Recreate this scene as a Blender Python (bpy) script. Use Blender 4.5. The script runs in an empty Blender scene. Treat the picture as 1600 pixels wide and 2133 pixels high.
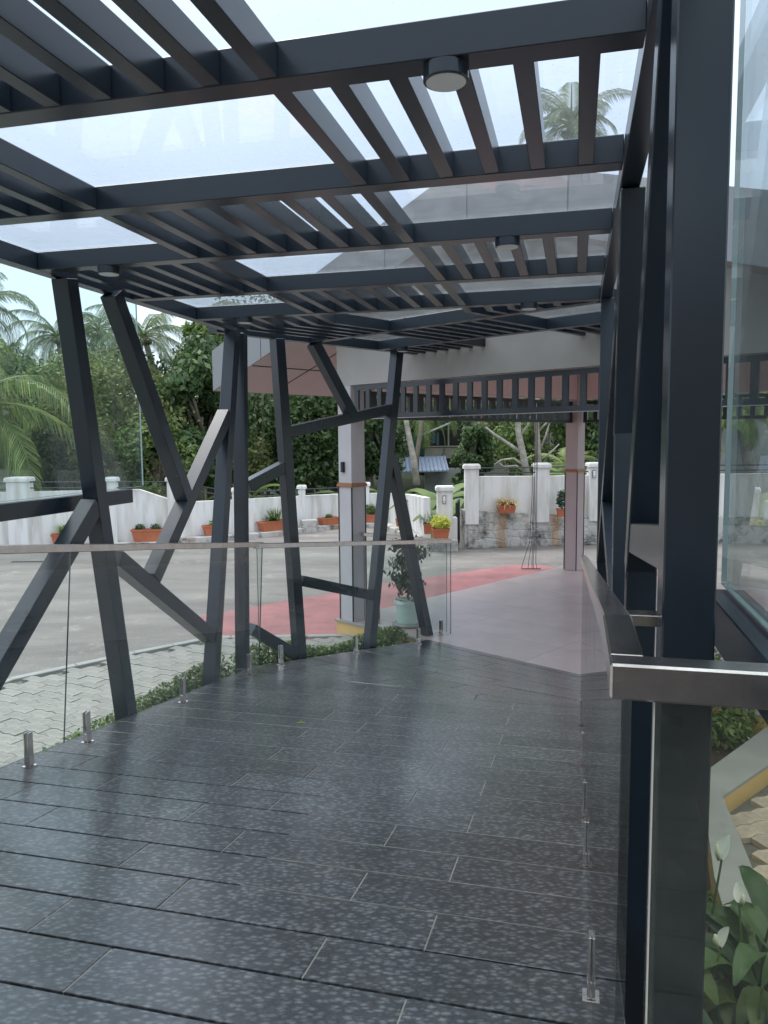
import bpy, bmesh, math, random
import numpy as np
from mathutils import Vector, Matrix
rad = math.radians
random.seed(7); rng = np.random.default_rng(11)
S = bpy.context.scene
COL = S.collection

# ------------------------------------------------------------ camera, sky, sun, exposure
PITCH, ROLL, CAMH, FPX = rad(5.4), rad(0.5), 1.95, 1600.0
fwd = np.array([0, math.cos(PITCH), -math.sin(PITCH)])
r0 = np.array([1.0, 0, 0]); u0 = np.cross(r0, fwd)
CR = math.cos(ROLL)*r0 - math.sin(ROLL)*u0
CU = math.cos(ROLL)*u0 + math.sin(ROLL)*r0
CAM = np.array([0, 0, CAMH])
cd = bpy.data.cameras.new('camera'); cam = bpy.data.objects.new('camera', cd); COL.objects.link(cam)
cam.matrix_world = Matrix(((CR[0], CU[0], -fwd[0], 0), (CR[1], CU[1], -fwd[1], 0), (CR[2], CU[2], -fwd[2], CAMH), (0, 0, 0, 1)))
cd.sensor_fit = 'HORIZONTAL'; cd.sensor_width = 36.0; cd.lens = 36.0*FPX/1600.0
cd.clip_start = 0.02; cd.clip_end = 2000
S.camera = cam

W = bpy.data.worlds.new('World'); S.world = W; W.use_nodes = True
wn = W.node_tree.nodes; wl = W.node_tree.links; wn.clear()
wo = wn.new('ShaderNodeOutputWorld'); bg = wn.new('ShaderNodeBackground'); bg.inputs['Strength'].default_value = 1.0
sky = wn.new('ShaderNodeTexSky'); sky.sky_type = 'NISHITA'; sky.sun_disc = False
SUN_EL, SUN_ROT = rad(58), rad(-40)
sky.sun_elevation = SUN_EL; sky.sun_rotation = SUN_ROT
skm = wn.new('ShaderNodeVectorMath'); skm.operation = 'SCALE'; skm.inputs['Scale'].default_value = 0.05
tc = wn.new('ShaderNodeTexCoord'); sx = wn.new('ShaderNodeSeparateXYZ')
rmp = wn.new('ShaderNodeValToRGB')            # overcast cloud sheet: brighter overhead, greyer at the horizon
e = rmp.color_ramp.elements
e[0].position = 0.0; e[0].color = (0.35, 0.40, 0.46, 1); e[1].position = 1.0; e[1].color = (1.40, 1.43, 1.46, 1)
m_ = rmp.color_ramp.elements.new(0.28); m_.color = (0.40, 0.455, 0.53, 1)
m_ = rmp.color_ramp.elements.new(0.5); m_.color = (0.52, 0.58, 0.65, 1)
cn = wn.new('ShaderNodeTexNoise'); cn.inputs['Scale'].default_value = 2.2; cn.inputs['Detail'].default_value = 5
cr = wn.new('ShaderNodeMapRange'); cr.inputs['To Min'].default_value = 0.78; cr.inputs['To Max'].default_value = 1.24
cm = wn.new('ShaderNodeVectorMath'); cm.operation = 'SCALE'
ad = wn.new('ShaderNodeVectorMath'); ad.operation = 'ADD'
wl.new(tc.outputs['Generated'], sx.inputs[0]); wl.new(sx.outputs['Z'], rmp.inputs[0])
wl.new(tc.outputs['Generated'], cn.inputs['Vector']); wl.new(cn.outputs['Fac'], cr.inputs['Value'])
wl.new(rmp.outputs['Color'], cm.inputs[0]); wl.new(cr.outputs['Result'], cm.inputs['Scale'])
wl.new(sky.outputs[0], skm.inputs[0]); wl.new(cm.outputs[0], ad.inputs[0]); wl.new(skm.outputs[0], ad.inputs[1])
wl.new(ad.outputs[0], bg.inputs['Color']); wl.new(bg.outputs[0], wo.inputs[0])
sd = bpy.data.lights.new('sun', 'SUN'); sd.energy = 1.0; sd.angle = rad(25); sd.color = (1, 0.97, 0.92)
so = bpy.data.objects.new('sun', sd); COL.objects.link(so)
so.rotation_euler = (rad(90)-SUN_EL, 0, math.pi - SUN_ROT if False else rad(40)+math.pi)
S.view_settings.view_transform = 'Standard'; S.view_settings.look = 'None'
S.view_settings.exposure = 0.8; S.view_settings.gamma = 1.0; S.view_settings.use_curve_mapping = False
S.render.engine = 'CYCLES'
S.cycles.max_bounces = 12; S.cycles.transparent_max_bounces = 24; S.cycles.glossy_bounces = 4; S.cycles.diffuse_bounces = 4

# ------------------------------------------------------------ survey helpers (sight lines met with real planes)
def ray(x, y): return fwd + CR*(x-800)/FPX - CU*(y-1066.5)/FPX
def hit(x, y, n, d):
    r = ray(x, y); n = np.array(n, float); return CAM + r*((d - n@CAM)/(n@r))
def onz(x, y, z=0.0): return hit(x, y, (0, 0, 1), z)
def atY(x, y, Y): return hit(x, y, (0, 1, 0), Y)
def hd(a): return np.array([math.sin(rad(a)), math.cos(rad(a)), 0])
A1, A2 = 14.0, 44.0
d1 = hd(A1); n1 = np.array([d1[1], -d1[0], 0]); d2 = hd(A2); n2 = np.array([d2[1], -d2[0], 0])
Zv = np.array([0, 0, 1.0])
def P1(t, l, z): return d1*t + n1*l + Zv*z
def P2(q, m, z): return d2*q + n2*m + Zv*z
SL = 0.128; TLAND = 1.05; ZA = 0.89
def rz(t): return ZA - SL*max(t, TLAND)
G = -0.18

# ------------------------------------------------------------ materials
def newmat(name):
    m = bpy.data.materials.new(name); m.use_nodes = True
    return m, m.node_tree.nodes, m.node_tree.links, m.node_tree.nodes['Principled BSDF']
def mat(name, col, rough=0.6, metal=0.0, spec=0.5, var=0.0, scale=8.0, bump=0.0, bscale=None, col2=None, detail=4, stretch=None, coat=0):
    m, n, l, b = newmat(name)
    b.inputs['Base Color'].default_value = (*col, 1); b.inputs['Roughness'].default_value = rough
    b.inputs['Metallic'].default_value = metal; b.inputs['Specular IOR Level'].default_value = spec
    b.inputs['Coat Weight'].default_value = coat
    t = n.new('ShaderNodeTexCoord'); mp = n.new('ShaderNodeMapping'); l.new(t.outputs['Object'], mp.inputs[0])
    if stretch: mp.inputs['Scale'].default_value = stretch
    if var > 0 or col2:
        z = n.new('ShaderNodeTexNoise'); z.inputs['Scale'].default_value = scale; z.inputs['Detail'].default_value = detail; z.inputs['Roughness'].default_value = .65
        l.new(mp.outputs[0], z.inputs['Vector'])
        r = n.new('ShaderNodeValToRGB'); c2 = col2 or tuple(c*(1-var) for c in col)
        r.color_ramp.elements[0].position = .3; r.color_ramp.elements[1].position = .7
        r.color_ramp.elements[0].color = (*c2, 1); r.color_ramp.elements[1].color = (*(tuple(min(1, c*(1+var*.5)) for c in col)), 1)
        l.new(z.outputs['Fac'], r.inputs[0]); l.new(r.outputs[0], b.inputs['Base Color'])
        rr = n.new('ShaderNodeMapRange'); rr.inputs['To Min'].default_value = max(.02, rough*.8); rr.inputs['To Max'].default_value = min(1, rough*1.25)
        l.new(z.outputs['Fac'], rr.inputs['Value']); l.new(rr.outputs[0], b.inputs['Roughness'])
    if bump > 0:
        z2 = n.new('ShaderNodeTexNoise'); z2.inputs['Scale'].default_value = bscale or scale*3; z2.inputs['Detail'].default_value = 5
        l.new(mp.outputs[0], z2.inputs['Vector'])
        bp = n.new('ShaderNodeBump'); bp.inputs['Strength'].default_value = bump; bp.inputs['Distance'].default_value = .02
        l.new(z2.outputs['Fac'], bp.inputs['Height']); l.new(bp.outputs[0], b.inputs['Normal'])
    return m
def piece_vary(m, amount=.25):
    """each object gets its own slight shade (batch colour of the piece)"""
    n, l = m.node_tree.nodes, m.node_tree.links; b = n['Principled BSDF']
    oi = n.new('ShaderNodeObjectInfo'); mr = n.new('ShaderNodeMapRange'); mr.inputs['To Min'].default_value = 1-amount; mr.inputs['To Max'].default_value = 1+amount*.6
    l.new(oi.outputs['Random'], mr.inputs['Value']); vm = n.new('ShaderNodeVectorMath'); vm.operation = 'SCALE'
    if b.inputs['Base Color'].links:
        src = b.inputs['Base Color'].links[0].from_socket; l.new(src, vm.inputs[0])
    else: vm.inputs[0].default_value = b.inputs['Base Color'].default_value[:3]
    l.new(mr.outputs[0], vm.inputs['Scale']); l.new(vm.outputs[0], b.inputs['Base Color']); return m
M = {}
M['paint'] = mat('dark_paint', (.017, .026, .037), .25, spec=.6, var=.18, scale=1.5)
M['paintdim'] = mat('dark_paint_gate', (.02, .03, .035), .5)
M['railing'] = mat('railing_paint', (.03, .045, .05), .5)
M['steel'] = mat('brushed_steel', (.64, .60, .565), .2, metal=1, var=.18, scale=12, bump=.02, bscale=40)
M['diffuser'] = mat('diffuser', (.85, .85, .85), .5)
M['grout'] = mat('grout', (.24, .23, .205), .85, var=.3, scale=30)
M['groove'] = mat('groove_dark', (.012, .012, .014), .9)
M['joint'] = mat('joint_sand', (.17, .165, .15), .95, var=.3, scale=20)
M['slab'] = mat('slab_concrete', (.2, .2, .19), .85, var=.3)
M['tileg'] = piece_vary(mat('portico_tile', (.47, .385, .36), .30, var=.18, scale=2.5, bump=.02), .06)
M['ochre'] = mat('ochre_paint', (.70, .47, .18), .6, var=.12, scale=4)
M['mauve'] = mat('mauve_paint', (.50, .42, .415), .7, var=.07, scale=3, bump=.03)
M['palegrey'] = mat('pale_grey_paint', (.46, .44, .41), .75, var=.12, scale=2, bump=.03)
M['fascia'] = mat('grey_fascia', (.24, .25, .26), .6, var=.08, scale=2)
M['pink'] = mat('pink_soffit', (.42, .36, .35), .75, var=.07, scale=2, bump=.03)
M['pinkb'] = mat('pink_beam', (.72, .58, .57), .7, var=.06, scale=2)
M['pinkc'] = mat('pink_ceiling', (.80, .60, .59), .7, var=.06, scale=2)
M['roofg'] = mat('grey_roofing', (.26, .28, .30), .6, var=.2, scale=3)
M['timber'] = mat('brown_moulding', (.36, .16, .07), .5, var=.25, scale=10)
M['red'] = mat('red_surfacing', (.37, .155, .155), .75, var=.38, scale=1.6, bump=.25, bscale=70)
M['terra'] = mat('terracotta', (.48, .15, .07), .6, var=.2, scale=6)
M['mint'] = mat('mint_pot', (.62, .72, .68), .4, var=.06)
M['soil'] = mat('soil', (.05, .032, .02), .95, var=.4, scale=20, bump=.5)
M['pebble'] = mat('pebble', (.6, .58, .52), .6, var=.3)
M['bark'] = mat('bark', (.20, .17, .13), .9, var=.45, scale=6, bump=.5, stretch=(1, 1, .4))
M['palebark'] = mat('pale_bark', (.36, .33, .28), .9, var=.5, scale=5, bump=.4)
M['kerb'] = mat('kerb_concrete', (.33, .335, .315), .7, var=.15, scale=3, bump=.06)
M['white'] = mat('white_gloss', (.8, .8, .8), .4)
M['black'] = mat('black_plastic', (.012, .012, .013), .4)
M['blueroof'] = mat('blue_sheet', (.22, .28, .38), .5, var=.2)
M['tilered'] = piece_vary(mat('roof_tile_red', (.42, .13, .08), .7, var=.3, scale=8), .25)
M['housewall'] = mat('house_wall', (.44, .40, .33), .8, var=.3, scale=2)
M['greycon'] = mat('old_concrete', (.42, .43, .41), .85, var=.35, scale=1.2, bump=.2)
M['hall'] = mat('dim_hall_wall', (.30, .25, .19), .8, var=.2, scale=2)
M['darkroom'] = mat('dark_interior', (.02, .02, .022), .8)
M['netgreen'] = mat('green_net', (.02, .13, .09), .8)
M['cloth1'] = mat('cloth_dark', (.03, .03, .04), .9); M['cloth2'] = mat('cloth_teal', (.12, .2, .22), .9)
M['petal'] = mat('white_spathe', (.82, .83, .76), .5)
M['spadix'] = mat('spadix', (.62, .62, .42), .7)
M['flower'] = mat('small_flower', (.8, .8, .76), .6)
M['stamp'] = mat('glass_stamp_ink', (.02, .02, .02), .7)

def white_wall_mat():
    m, n, l, b = newmat('white_wall'); b.inputs['Roughness'].default_value = .75
    t = n.new('ShaderNodeTexCoord'); mp = n.new('ShaderNodeMapping'); mp.inputs['Scale'].default_value = (2.2, 2.2, .35)
    l.new(t.outputs['Object'], mp.inputs[0])
    a = n.new('ShaderNodeTexNoise'); a.inputs['Scale'].default_value = 2.5; a.inputs['Detail'].default_value = 6
    l.new(mp.outputs[0], a.inputs['Vector'])
    r = n.new('ShaderNodeValToRGB'); r.color_ramp.elements[0].position = .3; r.color_ramp.elements[0].color = (.55, .54, .49, 1)
    r.color_ramp.elements[1].position = .55; r.color_ramp.elements[1].color = (.76, .76, .74, 1)
    l.new(a.outputs['Fac'], r.inputs[0])
    m2 = n.new('ShaderNodeMapping'); m2.inputs['Scale'].default_value = (5, 5, .5); l.new(t.outputs['Object'], m2.inputs[0])
    c = n.new('ShaderNodeTexNoise'); c.inputs['Scale'].default_value = 2; c.inputs['Detail'].default_value = 8; c.inputs['Roughness'].default_value = .75; l.new(m2.outputs[0], c.inputs['Vector'])
    q = n.new('ShaderNodeMapRange'); q.inputs['From Min'].default_value = .56; q.inputs['From Max'].default_value = .72; q.inputs['To Max'].default_value = .6; l.new(c.outputs['Fac'], q.inputs['Value'])
    mx = n.new('ShaderNodeMix'); mx.data_type = 'RGBA'; mx.inputs[7].default_value = (.38, .37, .30, 1)
    l.new(q.outputs[0], mx.inputs[0]); l.new(r.outputs[0], mx.inputs[6]); l.new(mx.outputs[2], b.inputs['Base Color'])
    return m
M['wall'] = white_wall_mat()

def stone_mat():
    m, n, l, b = newmat('stained_stone'); b.inputs['Roughness'].default_value = .85
    t = n.new('ShaderNodeTexCoord')
    a = n.new('ShaderNodeTexNoise'); a.inputs['Scale'].default_value = 3; a.inputs['Detail'].default_value = 8; a.inputs['Roughness'].default_value = .75
    l.new(t.outputs['Object'], a.inputs['Vector'])
    r = n.new('ShaderNodeValToRGB'); r.color_ramp.elements[0].position = .36; r.color_ramp.elements[0].color = (.09, .09, .08, 1)
    r.color_ramp.elements[1].position = .52; r.color_ramp.elements[1].color = (.52, .51, .48, 1)
    l.new(a.outputs['Fac'], r.inputs[0])
    # rust runs below two of the planters and patches of damp
    mp = n.new('ShaderNodeMapping'); mp.inputs['Scale'].default_value = (1.1, 1.1, .16); l.new(t.outputs['Object'], mp.inputs[0])
    c = n.new('ShaderNodeTexNoise'); c.inputs['Scale'].default_value = 2.3; c.inputs['Detail'].default_value = 4; l.new(mp.outputs[0], c.inputs['Vector'])
    r2 = n.new('ShaderNodeValToRGB'); r2.color_ramp.elements[0].position = .57; r2.color_ramp.elements[0].color = (0, 0, 0, 1); r2.color_ramp.elements[1].position = .66; r2.color_ramp.elements[1].color = (.85,)*3+(1,)
    l.new(c.outputs['Fac'], r2.inputs[0])
    mx = n.new('ShaderNodeMix'); mx.data_type = 'RGBA'; mx.inputs[7].default_value = (.40, .23, .10, 1)
    sxx = n.new('ShaderNodeSeparateXYZ'); l.new(t.outputs['Object'], sxx.inputs[0]); acc = None
    wb = n.new('ShaderNodeMath'); wb.operation = 'MULTIPLY_ADD'; wb.inputs[1].default_value = .16; wb.inputs[2].default_value = -.08; l.new(a.outputs['Fac'], wb.inputs[0])
    wx = n.new('ShaderNodeMath'); wx.operation = 'ADD'; l.new(sxx.outputs['X'], wx.inputs[0]); l.new(wb.outputs[0], wx.inputs[1])
    for x0 in (.80, 1.88):
        d_ = n.new('ShaderNodeMath'); d_.operation = 'SUBTRACT'; d_.inputs[1].default_value = x0; l.new(wx.outputs[0], d_.inputs[0])
        ab = n.new('ShaderNodeMath'); ab.operation = 'ABSOLUTE'; l.new(d_.outputs[0], ab.inputs[0])
        q = n.new('ShaderNodeMapRange'); q.inputs['From Min'].default_value = .05; q.inputs['From Max'].default_value = .13; q.inputs['To Min'].default_value = .6; q.inputs['To Max'].default_value = 0; l.new(ab.outputs[0], q.inputs['Value'])
        if acc is None: acc = q.outputs[0]
        else:
            mm = n.new('ShaderNodeMath'); mm.operation = 'MAXIMUM'; l.new(acc, mm.inputs[0]); l.new(q.outputs[0], mm.inputs[1]); acc = mm.outputs[0]
    m4 = n.new('ShaderNodeMath'); m4.operation = 'MULTIPLY'; m4.inputs[1].default_value = .35; l.new(r2.outputs[0], m4.inputs[0])
    m5 = n.new('ShaderNodeMath'); m5.operation = 'MAXIMUM'; l.new(acc, m5.inputs[0]); l.new(m4.outputs[0], m5.inputs[1])
    l.new(m5.outputs[0], mx.inputs[0]); l.new(r.outputs[0], mx.inputs[6]); l.new(mx.outputs[2], b.inputs['Base Color'])
    bp = n.new('ShaderNodeBump'); bp.inputs['Strength'].default_value = .7; bp.inputs['Distance'].default_value = .03
    l.new(a.outputs['Fac'], bp.inputs['Height']); l.new(bp.outputs[0], b.inputs['Normal'])
    return m
M['stone'] = stone_mat()

def granite_mat():
    m, n, l, b = newmat('granite'); 
    t = n.new('ShaderNodeTexCoord'); mp = n.new('ShaderNodeMapping'); mp.inputs['Rotation'].default_value = (0, 0, rad(25)); mp.inputs['Scale'].default_value = (1, 1.7, 1)
    l.new(t.outputs['Object'], mp.inputs[0])
    wz = n.new('ShaderNodeTexNoise'); wz.inputs['Scale'].default_value = 30; l.new(mp.outputs[0], wz.inputs['Vector'])
    ws = n.new('ShaderNodeVectorMath'); ws.operation = 'SCALE'; ws.inputs['Scale'].default_value = .022; l.new(wz.outputs['Color'], ws.inputs[0])
    wa = n.new('ShaderNodeVectorMath'); wa.operation = 'ADD'; l.new(mp.outputs[0], wa.inputs[0]); l.new(ws.outputs[0], wa.inputs[1])
    v = n.new('ShaderNodeTexVoronoi'); v.inputs['Scale'].default_value = 43; l.new(wa.outputs[0], v.inputs['Vector'])
    sp = n.new('ShaderNodeSeparateColor'); l.new(v.outputs['Color'], sp.inputs[0])
    r = n.new('ShaderNodeValToRGB'); r.color_ramp.elements[0].position = .25; r.color_ramp.elements[0].color = (.098, .110, .120, 1)
    r.color_ramp.elements[1].position = 1.0; r.color_ramp.elements[1].color = (.150, .161, .163, 1)
    l.new(sp.outputs[0], r.inputs[0])
    # soften flecks at their rims
    d = n.new('ShaderNodeMapRange'); d.inputs['From Min'].default_value = .15; d.inputs['From Max'].default_value = .55; d.inputs['To Min'].default_value = 1; d.inputs['To Max'].default_value = .35
    l.new(v.outputs['Distance'], d.inputs['Value'])
    sc = n.new('ShaderNodeVectorMath'); sc.operation = 'SCALE'; l.new(r.outputs[0], sc.inputs[0]); l.new(d.outputs[0], sc.inputs['Scale'])
    z = n.new('ShaderNodeTexNoise'); z.inputs['Scale'].default_value = 160; z.inputs['Detail'].default_value = 3; l.new(t.outputs['Object'], z.inputs['Vector'])
    z3 = n.new('ShaderNodeMapRange'); z3.inputs['To Min'].default_value = .55; z3.inputs['To Max'].default_value = 1.45; l.new(z.outputs['Fac'], z3.inputs['Value'])
    s2 = n.new('ShaderNodeVectorMath'); s2.operation = 'SCALE'; l.new(sc.outputs[0], s2.inputs[0]); l.new(z3.outputs[0], s2.inputs['Scale'])
    oi = n.new('ShaderNodeObjectInfo'); om = n.new('ShaderNodeMapRange'); om.inputs['To Min'].default_value = .85; om.inputs['To Max'].default_value = 1.2
    l.new(oi.outputs['Random'], om.inputs['Value'])
    s3 = n.new('ShaderNodeVectorMath'); s3.operation = 'SCALE'; l.new(s2.outputs[0], s3.inputs[0]); l.new(om.outputs[0], s3.inputs['Scale'])
    zb = n.new('ShaderNodeTexNoise'); zb.inputs['Scale'].default_value = 2.1; zb.inputs['Detail'].default_value = 7; zb.inputs['Roughness'].default_value = .7; l.new(t.outputs['Object'], zb.inputs['Vector'])
    zc = n.new('ShaderNodeMapRange'); zc.inputs['From Min'].default_value = .3; zc.inputs['From Max'].default_value = .7; zc.inputs['To Min'].default_value = .72; zc.inputs['To Max'].default_value = 1.25; l.new(zb.outputs['Fac'], zc.inputs['Value'])
    s4 = n.new('ShaderNodeVectorMath'); s4.operation = 'SCALE'; l.new(s3.outputs[0], s4.inputs[0]); l.new(zc.outputs[0], s4.inputs['Scale'])
    l.new(s4.outputs[0], b.inputs['Base Color'])
    z4 = n.new('ShaderNodeTexNoise'); z4.inputs['Scale'].default_value = 1.3; z4.inputs['Detail'].default_value = 5; l.new(t.outputs['Object'], z4.inputs['Vector'])
    r4 = n.new('ShaderNodeMapRange'); r4.inputs['To Min'].default_value = .17; r4.inputs['To Max'].default_value = .30; l.new(z4.outputs['Fac'], r4.inputs['Value']); l.new(r4.outputs[0], b.inputs['Roughness'])
    bp = n.new('ShaderNodeBump'); bp.inputs['Strength'].default_value = .08; bp.inputs['Distance'].default_value = .002
    l.new(v.outputs['Distance'], bp.inputs['Height']); l.new(bp.outputs[0], b.inputs['Normal'])
    b.inputs['Specular IOR Level'].default_value = .85; b.inputs['Coat Weight'].default_value = .35; b.inputs['Coat Roughness'].default_value = .3
    return m
M['granite'] = granite_mat()

def asphalt_mat():
    m, n, l, b = newmat('asphalt'); b.inputs['Roughness'].default_value = .85
    t = n.new('ShaderNodeTexCoord')
    a = n.new('ShaderNodeTexNoise'); a.inputs['Scale'].default_value = .8; a.inputs['Detail'].default_value = 9; a.inputs['Roughness'].default_value = .7
    mp = n.new('ShaderNodeMapping'); mp.inputs['Scale'].default_value = (.5, 1.6, 1); mp.inputs['Rotation'].default_value = (0, 0, rad(12)); l.new(t.outputs['Object'], mp.inputs[0]); l.new(mp.outputs[0], a.inputs['Vector'])
    r = n.new('ShaderNodeValToRGB'); r.color_ramp.elements[0].position = .3; r.color_ramp.elements[0].color = (.125, .115, .108, 1)
    r.color_ramp.elements[1].position = .72; r.color_ramp.elements[1].color = (.275, .255, .23, 1)
    l.new(a.outputs['Fac'], r.inputs[0])
    g = n.new('ShaderNodeTexNoise'); g.inputs['Scale'].default_value = 45; g.inputs['Detail'].default_value = 3; l.new(t.outputs['Object'], g.inputs['Vector'])
    gm = n.new('ShaderNodeMapRange'); gm.inputs['To Min'].default_value = .6; gm.inputs['To Max'].default_value = 1.4; l.new(g.outputs['Fac'], gm.inputs['Value'])
    s = n.new('ShaderNodeVectorMath'); s.operation = 'SCALE'; l.new(r.outputs[0], s.inputs[0]); l.new(gm.outputs[0], s.inputs['Scale'])
    # pale dusty scuffs
    c = n.new('ShaderNodeTexNoise'); c.inputs['Scale'].default_value = 1.7; c.inputs['Detail'].default_value = 9; c.inputs['Roughness'].default_value = .75; l.new(t.outputs['Object'], c.inputs['Vector'])
    r2 = n.new('ShaderNodeValToRGB'); r2.color_ramp.elements[0].position = .56; r2.color_ramp.elements[0].color = (0, 0, 0, 1); r2.color_ramp.elements[1].position = .68; r2.color_ramp.elements[1].color = (.6,)*3+(1,)
    l.new(c.outputs['Fac'], r2.inputs[0])
    mx = n.new('ShaderNodeMix'); mx.data_type = 'RGBA'; mx.inputs[7].default_value = (.42, .39, .34, 1)
    l.new(r2.outputs[0], mx.inputs[0]); l.new(s.outputs[0], mx.inputs[6]); l.new(mx.outputs[2], b.inputs['Base Color'])
    bp = n.new('ShaderNodeBump'); bp.inputs['Strength'].default_value = .4; bp.inputs['Distance'].default_value = .01
    l.new(g.outputs['Fac'], bp.inputs['Height']); l.new(bp.outputs[0], b.inputs['Normal']); return m
M['asphalt'] = asphalt_mat()
M['paver'] = piece_vary(mat('paver_concrete', (.32, .312, .28), .85, var=.35, scale=10, bump=.35, bscale=60), .10)
M['paverw'] = piece_vary(mat('paver_warm', (.50, .42, .33), .85, var=.3, scale=14, bump=.5, bscale=40), .2)

def glass_mat(name, tint, ior=1.45, rough=0.0, dirt_sheen=0.0, dcol=(.6, .62, .62)):
    m, n, l, b = newmat(name); n.remove(b); out = n['Material Output']
    gg = n.new('ShaderNodeNewGeometry'); dt = n.new('ShaderNodeVectorMath'); dt.operation = 'DOT_PRODUCT'
    l.new(gg.outputs['Normal'], dt.inputs[0]); l.new(gg.outputs['Incoming'], dt.inputs[1])
    ab = n.new('ShaderNodeMath'); ab.operation = 'ABSOLUTE'; l.new(dt.outputs['Value'], ab.inputs[0])
    om_ = n.new('ShaderNodeMath'); om_.operation = 'SUBTRACT'; om_.inputs[0].default_value = 1; l.new(ab.outputs[0], om_.inputs[1])
    pw = n.new('ShaderNodeMath'); pw.operation = 'POWER'; pw.inputs[1].default_value = 5; l.new(om_.outputs[0], pw.inputs[0])
    f0 = ((ior-1)/(ior+1))**2
    fr = n.new('ShaderNodeMath'); fr.operation = 'MULTIPLY_ADD'; fr.inputs[1].default_value = 1-f0; fr.inputs[2].default_value = f0; l.new(pw.outputs[0], fr.inputs[0])
    tr = n.new('ShaderNodeBsdfTransparent'); tr.inputs[0].default_value = (*tint, 1)
    gl = n.new('ShaderNodeBsdfGlossy'); gl.inputs['Roughness'].default_value = rough
    mx = n.new('ShaderNodeMixShader'); l.new(fr.outputs[0], mx.inputs[0]); l.new(tr.outputs[0], mx.inputs[1]); l.new(gl.outputs[0], mx.inputs[2])
    last = mx
    if dirt_sheen > 0:      # dried droplets and dust film; on the front glass, a painted warm reflection
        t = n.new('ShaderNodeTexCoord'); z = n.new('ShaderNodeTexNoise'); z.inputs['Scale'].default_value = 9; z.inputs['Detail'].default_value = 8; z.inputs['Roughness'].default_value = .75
        l.new(t.outputs['Object'], z.inputs['Vector']); r = n.new('ShaderNodeMapRange'); r.inputs['From Min'].default_value = .42; r.inputs['From Max'].default_value = .75; r.inputs['To Min'].default_value = dirt_sheen*.35; r.inputs['To Max'].default_value = dirt_sheen
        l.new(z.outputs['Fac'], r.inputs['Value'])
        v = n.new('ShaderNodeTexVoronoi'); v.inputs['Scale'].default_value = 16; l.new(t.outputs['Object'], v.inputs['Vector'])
        r3 = n.new('ShaderNodeMapRange'); r3.inputs['From Min'].default_value = .03; r3.inputs['From Max'].default_value = .10; r3.inputs['To Min'].default_value = dirt_sheen*1.6; r3.inputs['To Max'].default_value = 0; l.new(v.outputs['Distance'], r3.inputs['Value'])
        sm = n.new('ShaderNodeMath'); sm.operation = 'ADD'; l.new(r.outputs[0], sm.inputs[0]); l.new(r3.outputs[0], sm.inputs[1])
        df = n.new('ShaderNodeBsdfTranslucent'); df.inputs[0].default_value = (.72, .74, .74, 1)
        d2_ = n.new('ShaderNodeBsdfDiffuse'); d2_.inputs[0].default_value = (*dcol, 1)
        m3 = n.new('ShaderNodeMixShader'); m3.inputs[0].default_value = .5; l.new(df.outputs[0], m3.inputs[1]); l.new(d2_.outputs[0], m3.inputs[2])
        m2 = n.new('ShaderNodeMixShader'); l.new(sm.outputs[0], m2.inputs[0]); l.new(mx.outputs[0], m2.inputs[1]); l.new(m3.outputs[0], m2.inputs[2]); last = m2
    l.new(last.outputs[0], out.inputs['Surface']); return m
M['glass'] = glass_mat('balustrade_glass', (.93, .96, .95), 1.4)
M['glassroof'] = glass_mat('roof_glass', (.95, .97, .98), 1.4, dirt_sheen=.15)
M['glassscreen'] = glass_mat('screen_glass', (.90, .95, .94), 1.45, dirt_sheen=.035)
M['edgepale'] = mat('glass_edge_pale', (.48, .60, .60), .2, spec=.8)
M['edge'] = mat('glass_edge', (.05, .10, .10), .15, spec=.8)

def leaf_mat(name, cols, trans=.35, rough=.5, per='island'):
    m, n, l, b = newmat(name); out = n['Material Output']
    g = n.new('ShaderNodeNewGeometry'); r = n.new('ShaderNodeValToRGB')
    k = len(cols); r.color_ramp.elements[0].color = (*cols[0], 1); r.color_ramp.elements[1].color = (*cols[-1], 1)
    for i in range(1, k-1):
        q = r.color_ramp.elements.new(i/(k-1)); q.color = (*cols[i], 1)
    l.new(g.outputs['Random Per Island'], r.inputs[0])
    t = n.new('ShaderNodeTexCoord'); z = n.new('ShaderNodeTexNoise'); z.inputs['Scale'].default_value = .9; z.inputs['Detail'].default_value = 3; l.new(t.outputs['Object'], z.inputs['Vector'])
    mr = n.new('ShaderNodeMapRange'); mr.inputs['From Min'].default_value = .3; mr.inputs['From Max'].default_value = .7; mr.inputs['To Min'].default_value = .62; mr.inputs['To Max'].default_value = 1.45; l.new(z.outputs['Fac'], mr.inputs['Value'])
    s = n.new('ShaderNodeVectorMath'); s.operation = 'SCALE'; l.new(r.outputs[0], s.inputs[0]); l.new(mr.outputs[0], s.inputs['Scale'])
    l.new(s.outputs[0], b.inputs['Base Color']); b.inputs['Roughness'].default_value = rough; b.inputs['Specular IOR Level'].default_value = .35
    tr = n.new('ShaderNodeBsdfTranslucent'); l.new(s.outputs[0], tr.inputs[0])
    mx = n.new('ShaderNodeMixShader'); mx.inputs[0].default_value = trans
    l.new(b.outputs[0], mx.inputs[1]); l.new(tr.outputs[0], mx.inputs[2]); l.new(mx.outputs[0], out.inputs['Surface']); return m
M['leafdark'] = leaf_mat('leaf_dark', [(.045, .085, .035), (.085, .145, .055), (.14, .21, .075)])
M['leafmid'] = leaf_mat('leaf_mid', [(.07, .12, .04), (.14, .215, .06), (.24, .32, .10)])
M['leaflime'] = leaf_mat('leaf_lime', [(.10, .18, .03), (.20, .32, .05), (.34, .44, .08)])
M['leafolive'] = leaf_mat('leaf_olive', [(.09, .13, .045), (.16, .20, .065), (.25, .27, .10)])
M['palmleaf'] = leaf_mat('palm_leaf', [(.11, .18, .06), (.20, .28, .09), (.34, .38, .14)], .4)
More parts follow.
